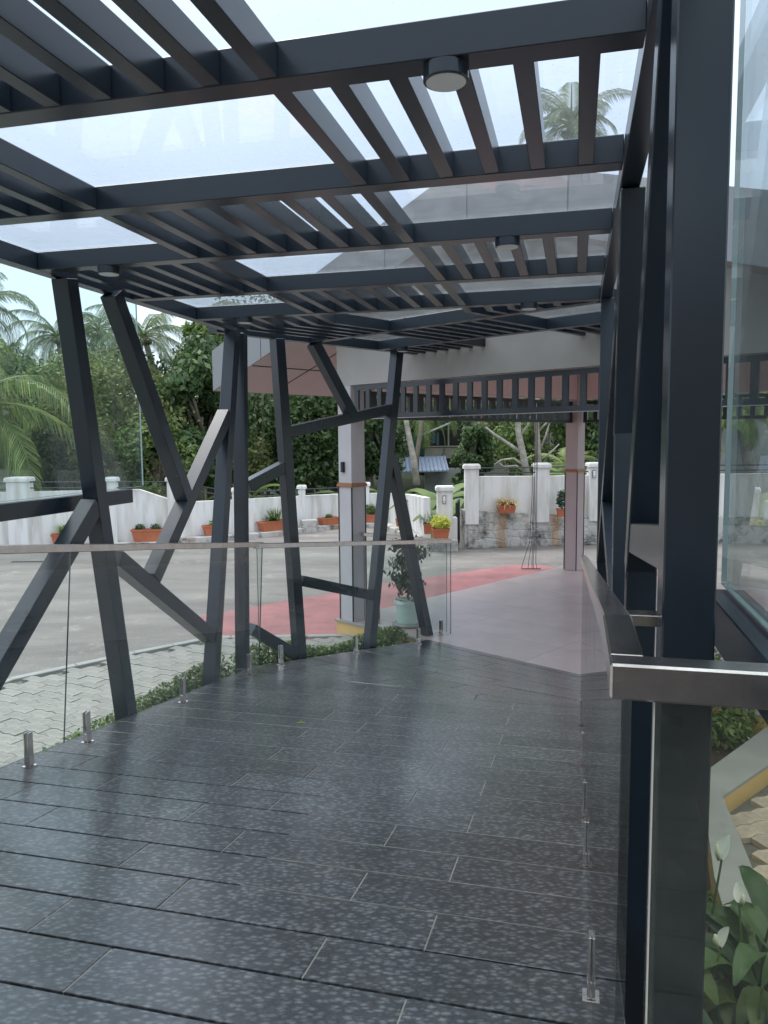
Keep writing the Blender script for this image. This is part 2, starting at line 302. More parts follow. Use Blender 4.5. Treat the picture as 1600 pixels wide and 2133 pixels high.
M['palmfar'] = leaf_mat('palm_leaf_far', [(.12, .17, .10), (.18, .24, .13), (.26, .31, .17)], .35)
M['leafyellow'] = leaf_mat('leaf_yellow', [(.45, .50, .06), (.62, .64, .10), (.72, .70, .2)])
M['leafcream'] = leaf_mat('leaf_cream', [(.62, .50, .28), (.70, .58, .30), (.55, .36, .16)])
M['lily'] = leaf_mat('lily_leaf', [(.035, .075, .028), (.06, .12, .04), (.10, .17, .06), (.19, .24, .08)], .28, .32)
def per_object(m):
    n, l = m.node_tree.nodes, m.node_tree.links; oi = n.new('ShaderNodeObjectInfo')
    for r in n:
        if r.type == 'VALTORGB': l.new(oi.outputs['Random'], r.inputs[0])
    t = n.new('ShaderNodeTexCoord'); z = n.new('ShaderNodeTexNoise'); z.inputs['Scale'].default_value = 22; l.new(t.outputs['Object'], z.inputs['Vector'])
    bp = n.new('ShaderNodeBump'); bp.inputs['Strength'].default_value = .35; bp.inputs['Distance'].default_value = .01; l.new(z.outputs['Fac'], bp.inputs['Height']); l.new(bp.outputs[0], n['Principled BSDF'].inputs['Normal'])
per_object(M['lily'])
M['figleaf'] = leaf_mat('fig_leaf', [(.02, .05, .02), (.035, .075, .03), (.05, .10, .035)], .2, .4)
M['greyleaf'] = leaf_mat('grey_leaf', [(.20, .26, .18), (.30, .36, .24), (.36, .42, .28)])
M['hill'] = mat('hill_green', (.03, .05, .015), .95, col2=(.012, .022, .008), scale=1.2, bump=.6)
M['earth'] = mat('earth', (.12, .13, .06), .95, col2=(.05, .07, .03), scale=2, bump=.4)

# ------------------------------------------------------------ object helpers
def link(o, parent=None):
    COL.objects.link(o)
    if parent is not None: o.parent = parent
    return o
ROOT = {}
def base_of(parent):
    p = parent
    while p is not None:
        if p.name in ROOT: return ROOT[p.name]
        p = p.parent
    return np.zeros(3)
def thing(name, label, cat, loc=(0, 0, 0), group=None):
    o = bpy.data.objects.new(name, None); o.empty_display_size = .1; COL.objects.link(o)
    o.location = [float(c) for c in loc]; ROOT[o.name] = np.array(loc, float)
    o['label'] = label; o['category'] = cat
    if group: o['group'] = group
    return o
def tag(o, label, cat, group=None):
    o['label'] = label; o['category'] = cat
    if group: o['group'] = group
    return o
def meshdata(name, V, F, m):
    me = bpy.data.meshes.new(name); V = np.asarray(V, dtype=np.float32)
    if isinstance(F, np.ndarray):
        k = F.shape[1]; me.vertices.add(len(V)); me.vertices.foreach_set('co', V.ravel())
        me.loops.add(F.size); me.loops.foreach_set('vertex_index', F.ravel().astype(np.int32))
        me.polygons.add(len(F)); me.polygons.foreach_set('loop_start', np.arange(0, F.size, k, dtype=np.int32))
        me.update(calc_edges=True)
    else:
        me.from_pydata([tuple(map(float, v)) for v in V], [], F); me.update()
    ms = m if isinstance(m, (list, tuple)) else [m]
    for q in ms: me.materials.append(q)
    return me
def obj(name, V, F, m, parent=None, smooth=False, world=True, kind=None, midx=None):
    b = base_of(parent) if world else np.zeros(3)
    V = np.asarray(V, float) - b
    me = meshdata(name, V, F, m)
    if smooth: me.polygons.foreach_set('use_smooth', np.ones(len(me.polygons), bool))
    if midx is not None: me.polygons.foreach_set('material_index', np.asarray(midx, dtype=np.int32))
    o = bpy.data.objects.new(name, me); link(o, parent)
    if kind: o['kind'] = kind
    return o
class MB:
    def __init__(s): s.V = []; s.F = []
    def add(s, V, F):
        k = len(s.V); s.V += [np.array(v, float) for v in V]; s.F += [tuple(i+k for i in f) for f in F]; return s
    def box(s, c, ax, ay, az, hx, hy, hz):
        c, ax, ay, az = (np.array(v, float) for v in (c, ax, ay, az))
        V = [c + ax*hx*i + ay*hy*j + az*hz*k for i in (-1, 1) for j in (-1, 1) for k in (-1, 1)]
        F = [(0, 1, 3, 2), (4, 6, 7, 5), (0, 4, 5, 1), (2, 3, 7, 6), (0, 2, 6, 4), (1, 5, 7, 3)]
        return s.add(V, F)
    def abox(s, x0, x1, y0, y1, z0, z1):
        return s.box(((x0+x1)/2, (y0+y1)/2, (z0+z1)/2), (1, 0, 0), (0, 1, 0), (0, 0, 1), abs(x1-x0)/2, abs(y1-y0)/2, abs(z1-z0)/2)
    def prism(s, pts, vec):
        pts = [np.array(p, float) for p in pts]; vec = np.array(vec, float); n = len(pts)
        V = pts + [p+vec for p in pts]
        F = [tuple(range(n)), tuple(range(2*n-1, n-1, -1))] + [(i, i+n, (i+1) % n+n, (i+1) % n) for i in range(n)]
        return s.add(V, F)
    def tube(s, pts, radii, k=8, cap=True):
        pts = [np.array(p, float) for p in pts]; n = len(pts)
        if not hasattr(radii, '__len__'): radii = [radii]*n
        V = []; prev = None
        for i, p in enumerate(pts):
            d = pts[min(i+1, n-1)] - pts[max(i-1, 0)]; d = d/np.linalg.norm(d)
            a = prev if prev is not None else (np.array([1., 0, 0]) if abs(d[0]) < .8 else np.array([0, 1., 0]))
            a = a - d*(a@d); a /= np.linalg.norm(a); prev = a; b = np.cross(d, a)
            V += [p + radii[i]*(a*math.cos(2*math.pi*j/k) + b*math.sin(2*math.pi*j/k)) for j in range(k)]
        F = [(i*k+j, i*k+(j+1) % k, (i+1)*k+(j+1) % k, (i+1)*k+j) for i in range(n-1) for j in range(k)]
        if cap: F += [tuple(range(k-1, -1, -1)), tuple((n-1)*k+j for j in range(k))]
        return s.add(V, F)
    def lathe(s, c, prof, k=24):
        c = np.array(c, float); V = []; n = len(prof)
        for r, z in prof: V += [c+np.array([r*math.cos(2*math.pi*j/k), r*math.sin(2*math.pi*j/k), z]) for j in range(k)]
        F = [(i*k+j, i*k+(j+1) % k, (i+1)*k+(j+1) % k, (i+1)*k+j) for i in range(n-1) for j in range(k)]
        F += [tuple(range(k-1, -1, -1)), tuple((n-1)*k+j for j in range(k))]
        return s.add(V, F)
    def build(s, name, m, parent=None, smooth=False, kind=None, bevel=0):
        o = obj(name, s.V, s.F, m, parent, kind=kind)
        me = o.data; bm = bmesh.new(); bm.from_mesh(me); bmesh.ops.recalc_face_normals(bm, faces=bm.faces)
        if bevel:
            bmesh.ops.bevel(bm, geom=[e for e in bm.edges if len(e.link_faces) == 2 and e.calc_face_angle(0) > .5], offset=bevel, segments=1, affect='EDGES', profile=.5)
        bm.to_mesh(me); bm.free()
        if smooth: me.polygons.foreach_set('use_smooth', np.ones(len(me.polygons), bool))
        return o
def structure(o): o['kind'] = 'structure'; return o

# ============================================================ SETTING
# ---- ground sheets
def sheet(name, pts, z, m, parent=None):
    o = obj(name, [(p[0], p[1], z) for p in pts], [tuple(range(len(pts)))], m, parent); return o
structure(sheet('ground', [(-400, -60), (400, -60), (400, 600), (-400, 600)], G-.3, M['earth']))
kerbpix = [(-700, 1610), (0, 1430), (22, 1421), (280, 1365), (437, 1334), (481, 1332), (640, 1330), (900, 1325)]
kerbw = [onz(x, y, G) for x, y in kerbpix]
structure(MB().prism([(-30, -8, G), (12, -8, G), (14, 15.6, G), (8, 15.6, G), (4.2, 15.5, G), (2.8, 15.4, G), (1.2, 15.2, G), (.7, 17.5, G), (0, 19.8, G), (-1.1, 19.8, G), (-2.9, 17.8, G), (-5.1, 17, G), (-30, 13, G)], (0, 0, -.25)).build('asphalt_road', M['asphalt']))
# a lane running off beyond the gate
structure(sheet('lane', [(1.0, 15), (1.6, 14.7), (4.5, 30), (2.0, 30)], G+.002, M['asphalt']))
# red surfacing strip beside the portico
structure(obj('red_surfacing', [P2(4.75, -8.05, G+.006), P2(8.0, -7.78, G+.006), P2(10.7, -7.35, G+.006), P2(11.0, -6.9, G+.006), P2(10.6, -5.6, G+.006), P2(5.4, -5.6, G+.006), P2(4.55, -6.9, G+.006)], [tuple(range(7))], M['red']))

# ---- paving of interlocking blocks left of the walkway
def zig_paver(L=.225, Wd=.1125, h=.03, g=.0022, a=.014):
    top = []; n = 4
    for i in range(n+1):
        x = -L/2+g + (L-2*g)*i/n; top.append((x, Wd/2-g + (a if i % 2 else -a*0)))
    bot = [(x, y-Wd+2*g) for x, y in top][::-1]
    pts = [(x, y, 0) for x, y in top+bot]
    mb = MB().prism(pts, (0, 0, h)); return mb
PB = zig_paver(); pm = meshdata('paver', PB.V, PB.F, M['paver'])
pmw = meshdata('paver_warm', PB.V, PB.F, M['paverw'])
pav = structure(obj('paving', [(*p[:2], G+.004) for p in kerbw] + [(*P2(5.4, -5.2, 0)[:2], G+.004), (*P1(5.3, -2.2, 0)[:2], G+.004), (*P1(1.0, -2.2, 0)[:2], G+.004), (*P1(.2, -5, 0)[:2], G+.004)], [tuple(range(len(kerbw)+4))], M['joint']))
def inside(p, poly):
    c = False; n = len(poly)
    for i in range(n):
        a, b = poly[i], poly[(i+1) % n]
        if (a[1] > p[1]) != (b[1] > p[1]) and p[0] < (b[0]-a[0])*(p[1]-a[1])/(b[1]-a[1])+a[0]: c = not c
    return c
def lay(poly, me_, me_mat, ang, parent, z, near, limit=300, L=.225, Wd=.1125):
    ca, sa = math.cos(ang), math.sin(ang); cand = []
    xs = [p[0] for p in poly]; ys = [p[1] for p in poly]; c0 = (sum(xs)/len(xs), sum(ys)/len(ys)); R = max(max(xs)-min(xs), max(ys)-min(ys))
    for i in range(int(-R/L)-2, int(R/L)+2):
        for j in range(int(-R/Wd)-2, int(R/Wd)+2):
            u = (i + (.5 if j % 2 else 0))*L; v = j*Wd
            x = c0[0]+u*ca-v*sa; y = c0[1]+u*sa+v*ca
            if all(inside((x+dx, y+dy), poly) for dx, dy in ((.07, .05), (-.07, .05), (0, -.06))): cand.append((x, y))
    cand.sort(key=near); stuffV = []; stuffF = []
    for k, (x, y) in enumerate(cand):
        dz = random.uniform(-.0035, .0035)
        if k < limit:
            o = bpy.data.objects.new('paver', me_); link(o, parent); o.location = (x, y, z+dz); o.rotation_euler = (random.uniform(-.012, .012), random.uniform(-.012, .012), ang)
        else:
            b = len(stuffV)
            for vv in PB.V: stuffV.append((x+vv[0]*ca-vv[1]*sa, y+vv[0]*sa+vv[1]*ca, z+vv[2]+dz))
            stuffF += [tuple(i+b for i in f) for f in PB.F]
    if stuffV: obj('paver_field', stuffV, stuffF, me_mat, parent, kind='stuff')
polyL = [(p[0], p[1]-.07) for p in kerbw] + [tuple(P2(5.4, -5.0, 0)[:2]), tuple(P1(5.3, -2.3, 0)[:2]), tuple(P1(1.0, -2.3, 0)[:2]), tuple(P1(.2, -5, 0)[:2])]
def seen_size(p):
    q = np.array([p[0], p[1], G]) - CAM; dz = q@fwd
    if dz < .3: return 99
    x = 800+FPX*(q@CR)/dz; y = 1066.5-FPX*(q@CU)/dz
    lf = (np.array(p)@n1[:2])
    return dz + (50 if (x < -30 or y > 1640 or x > 720) else 0)
lay(polyL, pm, M['paver'], rad(-28), pav, G+.004, seen_size)
# flush kerb of long stones along the asphalt
kb = structure(obj('kerb', [(*kerbw[0][:2], G-.1), (*kerbw[0][:2], G-.2), (kerbw[0][0]+.1, kerbw[0][1], G-.2)], [(0, 1, 2)], M['kerb']))
for a, b in zip(kerbw[:-1], kerbw[1:]):
    L = np.linalg.norm(b-a); n = max(1, round(L/.5)); u = (b-a)/L; w = np.cross(Zv, u)
    for i in range(n):
        c = a + u*L*(i+.5)/n
        MB().box(c+Zv*.0, u, w, Zv, L/n/2-.004, .045, .035).build('kerb_stone', M['kerb'], kb, bevel=.006)

# ---- walkway ramp: granite planks
slab = structure(MB().prism([P1(-1.5, -2.42, rz(0)-.035), P1(TLAND, -2.42, rz(0)-.035), P1(5.25, -2.42, rz(5.25)-.035), P2(5.575, -4.81, -.035), P2(5.575, -4.81, G-.2), P1(5.25, -2.42, G-.2), P1(-1.5, -2.42, G-.2)], (0, 0, 0.0)).build('ramp_edge', M['slab'])) if False else None
ML, MR = (5.25, -2.42), (4.85, .125)
def tm(l): return ML[0] + (MR[0]-ML[0])*(l-ML[1])/(MR[1]-ML[1])
Q_END = 5.575
def mitre_at(m):      # point of the mitre line with this m
    A = P1(*ML, 0); B = P1(*MR, 0); a = A@n2; b = B@n2; k = (m-a)/(b-a); p = A+(B-A)*k
    t = p@d1; return p@d2, ZA - SL*t
def z2(q, m):
    qm, zm = mitre_at(m); return zm*(Q_END-q)/(Q_END-qm)
ramp = structure(obj('granite_ramp', [P1(-3.59, -2.415, rz(0)-.022), P1(-3.59, 2.2, rz(0)-.022), P1(.70, 2.2, rz(0)-.022), P1(.70, .125, rz(0)-.022), P1(TLAND, .125, rz(0)-.022), P1(TLAND, -2.415, rz(0)-.022),
      P1(MR[0], MR[1], rz(MR[0])-.022), P1(ML[0], ML[1], rz(ML[0])-.022), P2(Q_END, -2.35, -.022), P2(Q_END, -4.805, -.022),
      P1(-3.59, -2.415, G-.25), P1(ML[0], ML[1], G-.25), P2(Q_END, -4.805, G-.25), P1(.70, .125, G-.25), P1(MR[0], MR[1], G-.25), P1(.70, 2.2, G-.25)],
      [(0, 5, 4, 3, 2, 1), (5, 7, 6, 4), (7, 9, 8, 6), (0, 10, 11, 7, 5), (7, 11, 12, 9), (3, 4, 6, 14, 13), (2, 3, 13, 15)], M['groove']))
def clip(poly, f):
    out = []; n = len(poly)
    for i in range(n):
        a, b = poly[i], poly[(i+1) % n]; fa, fb = f(a), f(b)
        if fa >= 0: out.append(a)
        if (fa >= 0) != (fb >= 0):
            k = fa/(fa-fb); out.append((a[0]+(b[0]-a[0])*k, a[1]+(b[1]-a[1])*k))
    return out
def plank(top, parent, m, name='granite_plank', th=.02, bv=.0022):
    pts = [np.array(p) for p in top]; n = len(pts); c = sum(pts)/n
    V = [p-Zv*th for p in pts] + [p-Zv*.0016 for p in pts]
    ins = []
    for p in pts:
        d = c-p; d = d/np.linalg.norm(d)*bv*1.4; ins.append(p+d)
    V += ins
    F = [(i, (i+1) % n, (i+1) % n+n, i+n) for i in range(n)] + [(i+n, (i+1) % n+n, (i+1) % n+2*n, i+2*n) for i in range(n)] + [tuple(range(2*n, 3*n))]
    # winding upwards
    a = ins[1]-ins[0]; b = ins[2]-ins[1]
    if np.cross(a, b)[2] < 0: F = [f[::-1] for f in F]
    return obj(name, V, F, m, parent)
def rows1():
    t0 = -1.0
    k = 0; t = -1.4
    while t < 5.35:
        k = round((t-1.0)/.2); off = -.355 if k % 2 == 0 else -.61
        ls = [-2.42]; l = off-.755*3
        while l < (2.2 if t+.1 < .70 else .125):
            if l > -2.40: ls.append(l)
            l += .755
        ls.append(2.2 if t+.2 < .72 else .125)
        for a, b in zip(ls[:-1], ls[1:]):
            if b-a < .02: continue
            g1 = .0048 if t < 2.7 else .0028; g2 = .002
            top = clip([(t+g1, a+g2), (t+g1, b-g2), (t+.2-g1, b-g2), (t+.2-g1, a+g2)], lambda p: tm(p[1])-.002-p[0])
            if len(top) < 3: continue
            dz = random.uniform(-.0005, .0005)
            # keep the land/ramp crease on a row joint
            zf = lambda p: (rz(0) if t < 1.0 else ZA-SL*p[0]) + dz
            plank([P1(p[0], p[1], zf(p)) for p in top], ramp, M['granite'])
            if a > -2.41:
                c0, c1 = P1(t+.006, a, 0), P1(t+.194, a, 0)
                if t+.19 < tm(a):
                    z_0 = (rz(0) if t < 1 else ZA-SL*(t+.006)); z_1 = (rz(0) if t < 1 else ZA-SL*(t+.194))
                    grout.prism([c0-n1*.0022+Zv*(z_0-.0022), c0+n1*.0022+Zv*(z_0-.0022), c1+n1*.0022+Zv*(z_1-.0022), c1-n1*.0022+Zv*(z_1-.0022)], (0, 0, -.012))
        # pale grout left in the groove: patchy near the viewer, continuous further down
        if 1.8 <= t < 5.2 and t+.2 < tm(.12):
            la_ = -.95 if t < 2.9 else -2.41
            z_ = ZA-SL*(t+.2); hw_ = .0009 if t < 2.9 else .0022; oc = .0032 if t < 2.9 else 0
            grout.prism([P1(t+.2-hw_+oc, la_, z_-.0052), P1(t+.2-hw_+oc, .12, z_-.0052), P1(t+.2+hw_+oc, .12, z_-.0052), P1(t+.2+hw_+oc, la_, z_-.0048)], (0, 0, .0038))
        t = round(t+.2, 3)
grout = MB(); rows1()
q = Q_END-.115
plank([P2(q+.003, -4.80, z2(q, -4.8)), P2(q+.003, -2.36, z2(q, -2.36)), P2(Q_END-.003, -2.36, .0), P2(Q_END-.003, -4.80, 0)], ramp, M['granite'])
k = 0
while q > 3.2:
    off = -3.0 if k % 2 else -3.3; ms = [-4.805] + [v for v in (off-.755*2, off-.755, off) if v > -4.79] + [-2.355]
    for a, b in zip(ms[:-1], ms[1:]):
        top = [(q-.2+.003, a+.002), (q-.2+.003, b-.002), (q-.003, b-.002), (q-.003, a+.002)]
        top = clip(top, lambda p: p[0]-mitre_at(p[1])[0]-.002)
        if len(top) >= 3: plank([P2(p[0], p[1], z2(*p)) for p in top], ramp, M['granite'])
    q -= .2; k += 1
grout.build('grout_lines', M['grout'], ramp, kind='stuff')

# ---- portico floor
pf = structure(MB().prism([P2(Q_END, -6.12, -.02), P2(10.35, -6.12, -.02), P2(10.35, 3.5, -.02), P2(Q_END, 3.5, -.02)], (0, 0, -.4)).build('portico_floor', M['ochre']))
q = Q_END+.004; i = 0
while q < 10.3:
    m_0 = -6.10
    while m_0 < 3.4:
        q1 = min(q+.6, 10.33); m1 = min(m_0+1.2, 3.5)
        plank([P2(q+.0015, m_0+.0015, 0), P2(q+.0015, m1-.0015, 0), P2(q1-.0015, m1-.0015, 0), P2(q1-.0015, m_0+.0015, 0)], pf, M['tileg'], 'floor_tile', .018, .001)
        m_0 += 1.2
    q += .6; i += 1

# ---- presumed house where the ramp starts: unseen, added to darken rail and post reflections
hb = thing('unseen_house', 'unseen house front with tall doorway behind the viewer, added for dark reflections', 'house', P1(-3.6, 0, 0))
for la, lb, za_, zb_ in ((-7, -1.6, G, 3.3), (1.6, 7, G, 3.3), (-1.6, 1.6, 2.9, 3.3)):
    MB().prism([P1(-3.6, la, za_), P1(-3.6, lb, za_), P1(-3.6, lb, zb_), P1(-3.6, la, zb_)], -d1*.2).build('wall', M['housewall'], hb)
MB().prism([P1(-4.6, -1.6, G), P1(-4.6, 1.6, G), P1(-4.6, 1.6, 3.0), P1(-4.6, -1.6, 3.0)], -d1*.1).build('hall', M['hall'], hb)
for l_ in (-1.55, 0, 1.47): MB().prism([P1(-3.75, l_, .76), P1(-3.75, l_+.08, .76), P1(-3.75, l_+.08, 2.898), P1(-3.75, l_, 2.898)], -d1*.05).build('door_frame', M['timber'], hb)

# ---- hillside beyond the wall
V = []; F = []; nx, ny = 50, 24
for j in range(ny):
    for i in range(nx):
        x = -60+i*120/(nx-1); y = 20.5+j*2.6
        z = G-.15 + max(0, (y-24))*.16*(1+.3*math.sin(x*.13+1)) + .5*math.sin(x*.5+y*.3)*min(1, (y-20)/10)
        V.append((x, y, z))
for j in range(ny-1):
    for i in range(nx-1): F.append((j*nx+i, j*nx+i+1, (j+1)*nx+i+1, (j+1)*nx+i))
structure(obj('hillside', V, F, M['hill'], smooth=True))

# ============================================================ PERGOLA
perg = thing('pergola', 'dark steel and glass pergola with slanting branch-like posts over the granite ramp', 'pergola', (0, 0, 0))
ZB, ZT = 2.755, 2.835
def pt(fn, name, pts, z0=ZB, z1=ZT, m=None, parent=perg):
    return MB().prism([fn(a, b, z0) for a, b in pts], (0, 0, z1-z0)).build(name, m or M['paint'], parent, bevel=.002)
beams = [.18, .935, 1.69, 2.445, 3.19, 3.985, 4.75]       # near edges
bw = .075
for t in beams:
    pt(P1, 'crossbeam', [(t, -2.455), (t, .125), (t+bw, .125), (t+bw, -2.455)])
# longitudinal side frames
TL = 5.40
pt(P1, 'side_beam', [(.1, -2.53), (.1, -2.457), (TL-.02, -2.457), (TL, -2.53)])
pt(P1, 'side_beam', [(.1, .127), (.1, .19), (4.86, .19), (4.86, .127)])
def w1(a): return np.array([a[0], a[1]])
pt(P2, 'side_beam', [(3.30, -5.00), (3.33, -4.925), (5.83, -4.925), (5.83, -5.00)], ZB+.001, ZT+.001)
pt(P2, 'side_beam', [(4.33, -2.33), (4.33, -2.26), (5.83, -2.26), (5.83, -2.33)])
def louver1(l, ta, tb, w=.045, dz=.002):
    pt(P1, 'louver', [(ta+.0005, l-w), (ta+.0005, l), (tb-.0005, l), (tb-.0005, l-w)], ZB+dz, ZT-.004)
LM = -1.63; RM = -.655
left_set = [-1.63-.139*i for i in range(6)]
mid_set = [LM+.139*i for i in range(8)]
right_set = [RM+.139*i for i in range(6)]
for i in range(6):
    ta, tb = beams[i]+bw, beams[i+1]
    odd = (i % 2 == 0)     # i=0: .18-.935 side louvers ; i=1: middle louvers ; i=2 side...
    for l in (left_set+right_set if odd else mid_set): louver1(l, ta, tb)
# wedge bay: louvers bend at the mitre line, then meet the first turned beam
ra, rb = P1(5.36, -2.50, 0), P1(4.86, .14, 0)
def mit(l):
    A = ra; B = rb; la, lb = A@n1, B@n1; k = (l-la)/(lb-la); return A+(B-A)*k
QA = [4.235, 5.035, 5.755]
for q in QA:
    pt(P2, 'crossbeam', [(q, -4.924), (q, -2.331), (q+bw, -2.331), (q+bw, -4.924)])
def bentlouver(l, w=.045):
    a0 = P1(beams[-1]+bw+.001, l-w, 0); a1 = P1(beams[-1]+bw+.001, l, 0)
    b0, b1 = mit(l-w), mit(l)
    if b1@d1 < beams[-1]+bw+.01: return
    q = QA[0]-.001
    def go(p):
        k = (q-p@d2); return p+d2*max(k, .002)
    c0, c1 = go(b0), go(b1)
    if max((c0-b0)@d2, (c1-b1)@d2) < .01: return
    up = Zv*(ZB+.002)
    MB().prism([a0+up, a1+up, b1+up, c1+up, c0+up, b0+up], (0, 0, ZT-.004-ZB-.002)).build('louver', M['paint'], perg)
for l in left_set[:-0 or None]+right_set[:5]: bentlouver(l)
def louver2(m, qa, qb, w=.045):
    pt(P2, 'louver', [(qa+.0005, m-w), (qa+.0005, m), (qb-.0005, m), (qb-.0005, m-w)], ZB+.002, ZT-.004)
L2 = [-4.13-.139*i for i in range(6)]; R2 = [-3.15+.139*i for i in range(6)]; C2 = [-4.13+.139*i for i in range(8)]
for m_0 in C2: louver2(m_0, QA[0]+bw, QA[1])
for m_0 in L2+R2: louver2(m_0, QA[1]+bw, QA[2])
# roof glass panes resting on the frame
def pane(fn, pts, z=ZT+.006, th=.010, parent=perg, m=None, name='roof_pane'):
    o = MB().prism([fn(a, b, z) if fn else np.array([a, b, z]) for a, b in pts], (0, 0, th)).build(name, m or M['glassroof'], parent); return o
cuts = [.1]+[b+bw/2 for b in beams[1:]]
for a, b in zip(cuts[:-1], cuts[1:]):
    pane(P1, [(a+.003, -2.75), (a+.003, .26), (b-.003, .26), (b-.003, -2.75)])
wv = [P1(cuts[-1]+.003, -2.75, 0), P1(cuts[-1]+.003, .26, 0), P2(QA[0]+bw/2-.003, -2.22, 0), P2(QA[0]+bw/2-.003, -5.2, 0), P1(5.45, -2.75, 0)]
pane(None, [(p[0], p[1]) for p in wv])
for a, b in ((QA[0], QA[1]), (QA[1], QA[2]+.03)):
    pane(P2, [(a+bw/2+.003, -5.2), (a+bw/2+.003, -2.2), (b+bw/2-.003, -2.2), (b+bw/2-.003, -5.2)])

# slanting posts and branches: bars lying in the two facade planes
def inplane(plane, x, y):
    if plane == 1: p = hit(x, y, n1, -2.42); return (p@d1, p[2])
    p = hit(x, y, n2, -4.88); return (p@d2, p[2])
def bar(plane, a, b, w=.09, off=0.0, depth=.09, name='slanted_post', inner=None, sgn=-1, par=None):
    fn = {1: lambda u, z, o: P1(u, -2.42+o*sgn, z), 2: lambda u, z, o: P2(u, -4.88+o*sgn, z), 3: lambda u, z, o: P1(u, .13+o, z)}[plane]
    a = np.array(a, float); b = np.array(b, float); d = (b-a)/np.linalg.norm(b-a); nn = np.array([-d[1], d[0]])*w/2
    c = [a-nn, b-nn, b+nn, a+nn]
    pts = [fn(u, z, off) for u, z in c]; vec = fn(0, 0, off+depth)-fn(0, 0, off)
    return MB().prism(pts, vec).build(name, M['paint'], par or perg, bevel=.0025)
def clipz(a, b, z):   # extend a->b to height z
    a = np.array(a); b = np.array(b); k = (z-a[1])/(b[1]-a[1]); return a+(b-a)*k
def post(plane, pa, pb, off, w=.09, top=True, down=True, name='slanted_post'):
    a, b = inplane(plane, *pa), inplane(plane, *pb)
    if top: a = clipz(b, a, ZB-.001+.0)
    if down: b = clipz(a, b, G-.05)
    return bar(plane, a, b, w, off, .09, name)
post(1, (152, 587), (277, 1488), .000)                                   # P1
post(1, (208, 1052), (0, 1413), .003, top=False, name='branch')
post(1, (250, 618), (397, 1035), .002, down=False)                        # P2
post(1, (482, 862), (330, 1205), .0045, top=False, down=False, name='branch')
post(1, (255, 1163), (450, 1327), .006, top=False, down=False, name='branch')
post(1, (496, 697), (452, 1418), .001)                                   # P5
post(1, (514, 700), (519, 1390), .010, w=.075)                                   # P6 corner post
post(2, (585, 710), (632, 1376), .001)
post(2, (530, 1312), (622, 1366), .004, top=False, down=False, name='branch')
post(2, (522, 1013), (602, 970), .005, top=False, down=False, name='branch')
post(2, (606, 900), (826, 850), .0065, top=False, down=False, name='branch')
post(2, (663, 718), (742, 868), .003, down=False)
post(2, (834, 738), (776, 1357), .000)
post(2, (821, 945), (899, 1332), .0035, top=False)
post(2, (636, 1211), (784, 1242), .0055, top=False, down=False, name='branch')
# right-hand facade, seen almost edge-on
def rbar(a, b, off=0, w=.08, name='slanted_post', depth=.075): return bar(3, a, b, w, off, depth, name)
rbar((1.245, ZB-.002), (1.235, G), 0)
rbar((1.49, ZB-.002), (2.11, 1.60), .002); rbar((2.10, 1.66), (2.2, G), .0035)
rbar((1.27, 1.775), (2.08, 1.69), .005, .075, 'branch')
rbar((2.70, ZB-.002), (2.86, 1.95), .001); rbar((2.86, 2.0), (2.66, G), .0025)
rbar((2.80, 2.52), (4.75, 1.2), .004, .08, 'branch'); rbar((4.70, 1.25), (5.0, G), .0055)
rbar((4.75, ZB-.002), (4.70, 1.2), .0015, .08)
rbar((2.72, 1.22), (4.10, 1.60), .006, .08, 'branch')
# gallery beam at the far end closing the frame handled by the last crossbeam

# ---- downlights
def downlight(p, label):
    t = thing('ceiling_light', label, 'ceiling light', p, 'round downlights under the pergola')
    MB().lathe(p, [(.050, 0), (.050, -.029), (.0485, -.031), (.044, -.031)], 28).build('body', M['paint'], t, smooth=False)
    MB().lathe(p-Zv*.0295, [(.0435, 0), (.0435, -.003)], 28).build('diffuser', M['diffuser'], t)
downlight(P1(1.735, -.285, ZB-.001), 'largest round black downlight, on the nearest beam')
downlight(P1(3.235, -.28, ZB-.001), 'round black downlight in the middle of the right row, third beam')
downlight(P1(4.79, -.285, ZB-.001), 'small round black downlight on the right, just before the bend')
downlight(P1(3.235, -2.11, ZB-.001), 'round black downlight on the left beside the first slanting post')
downlight(P1(4.79, -2.13, ZB-.001), 'small round black downlight on the left above the paired posts')
downlight(P2(5.08, -4.66, ZB-.001), 'smallest round black downlight, over the far left post by the portico')

# ---- wind screens
def screen(label, l, t0, t1, tb):
    s = thing('glass_screen', label, 'glass screen', P1(t0, l, G))
    MB().prism([P1(t0, l, 1.675), P1(t1, l, 1.675), P1(t1, l, 2.80), P1(t0, l, 2.80)], n1*.010).build('glass_pane', M['glassscreen'], s)
    for t in (t0, t1): MB().box(P1(t, l+.005, 2.238), d1, n1, Zv, .0012, .0045, .56).build('pane_edge', M['edgepale'], s)
    MB().box(P1((t0+t1)/2, l+.005, 1.6735), d1, n1, Zv, (t1-t0)/2, .0045, .0012).build('pane_edge', M['edgepale'], s)
    MB().prism([P1(t0-.1 if l > 0 else t0, l-.03, 1.585), P1(tb, l-.03, 1.585), P1(tb, l-.03, 1.665), P1(t0-.1 if l > 0 else t0, l-.03, 1.665)], n1*.07).build('rail', M['paint'], s, bevel=.002)
screen('tall glass wind screen with dark bottom rail outside the left posts', -2.62, .6, 4.28, 4.11)
screen('tall glass wind screen at the right edge beside the nearest dark post', .27, .35, 1.54, 1.53)

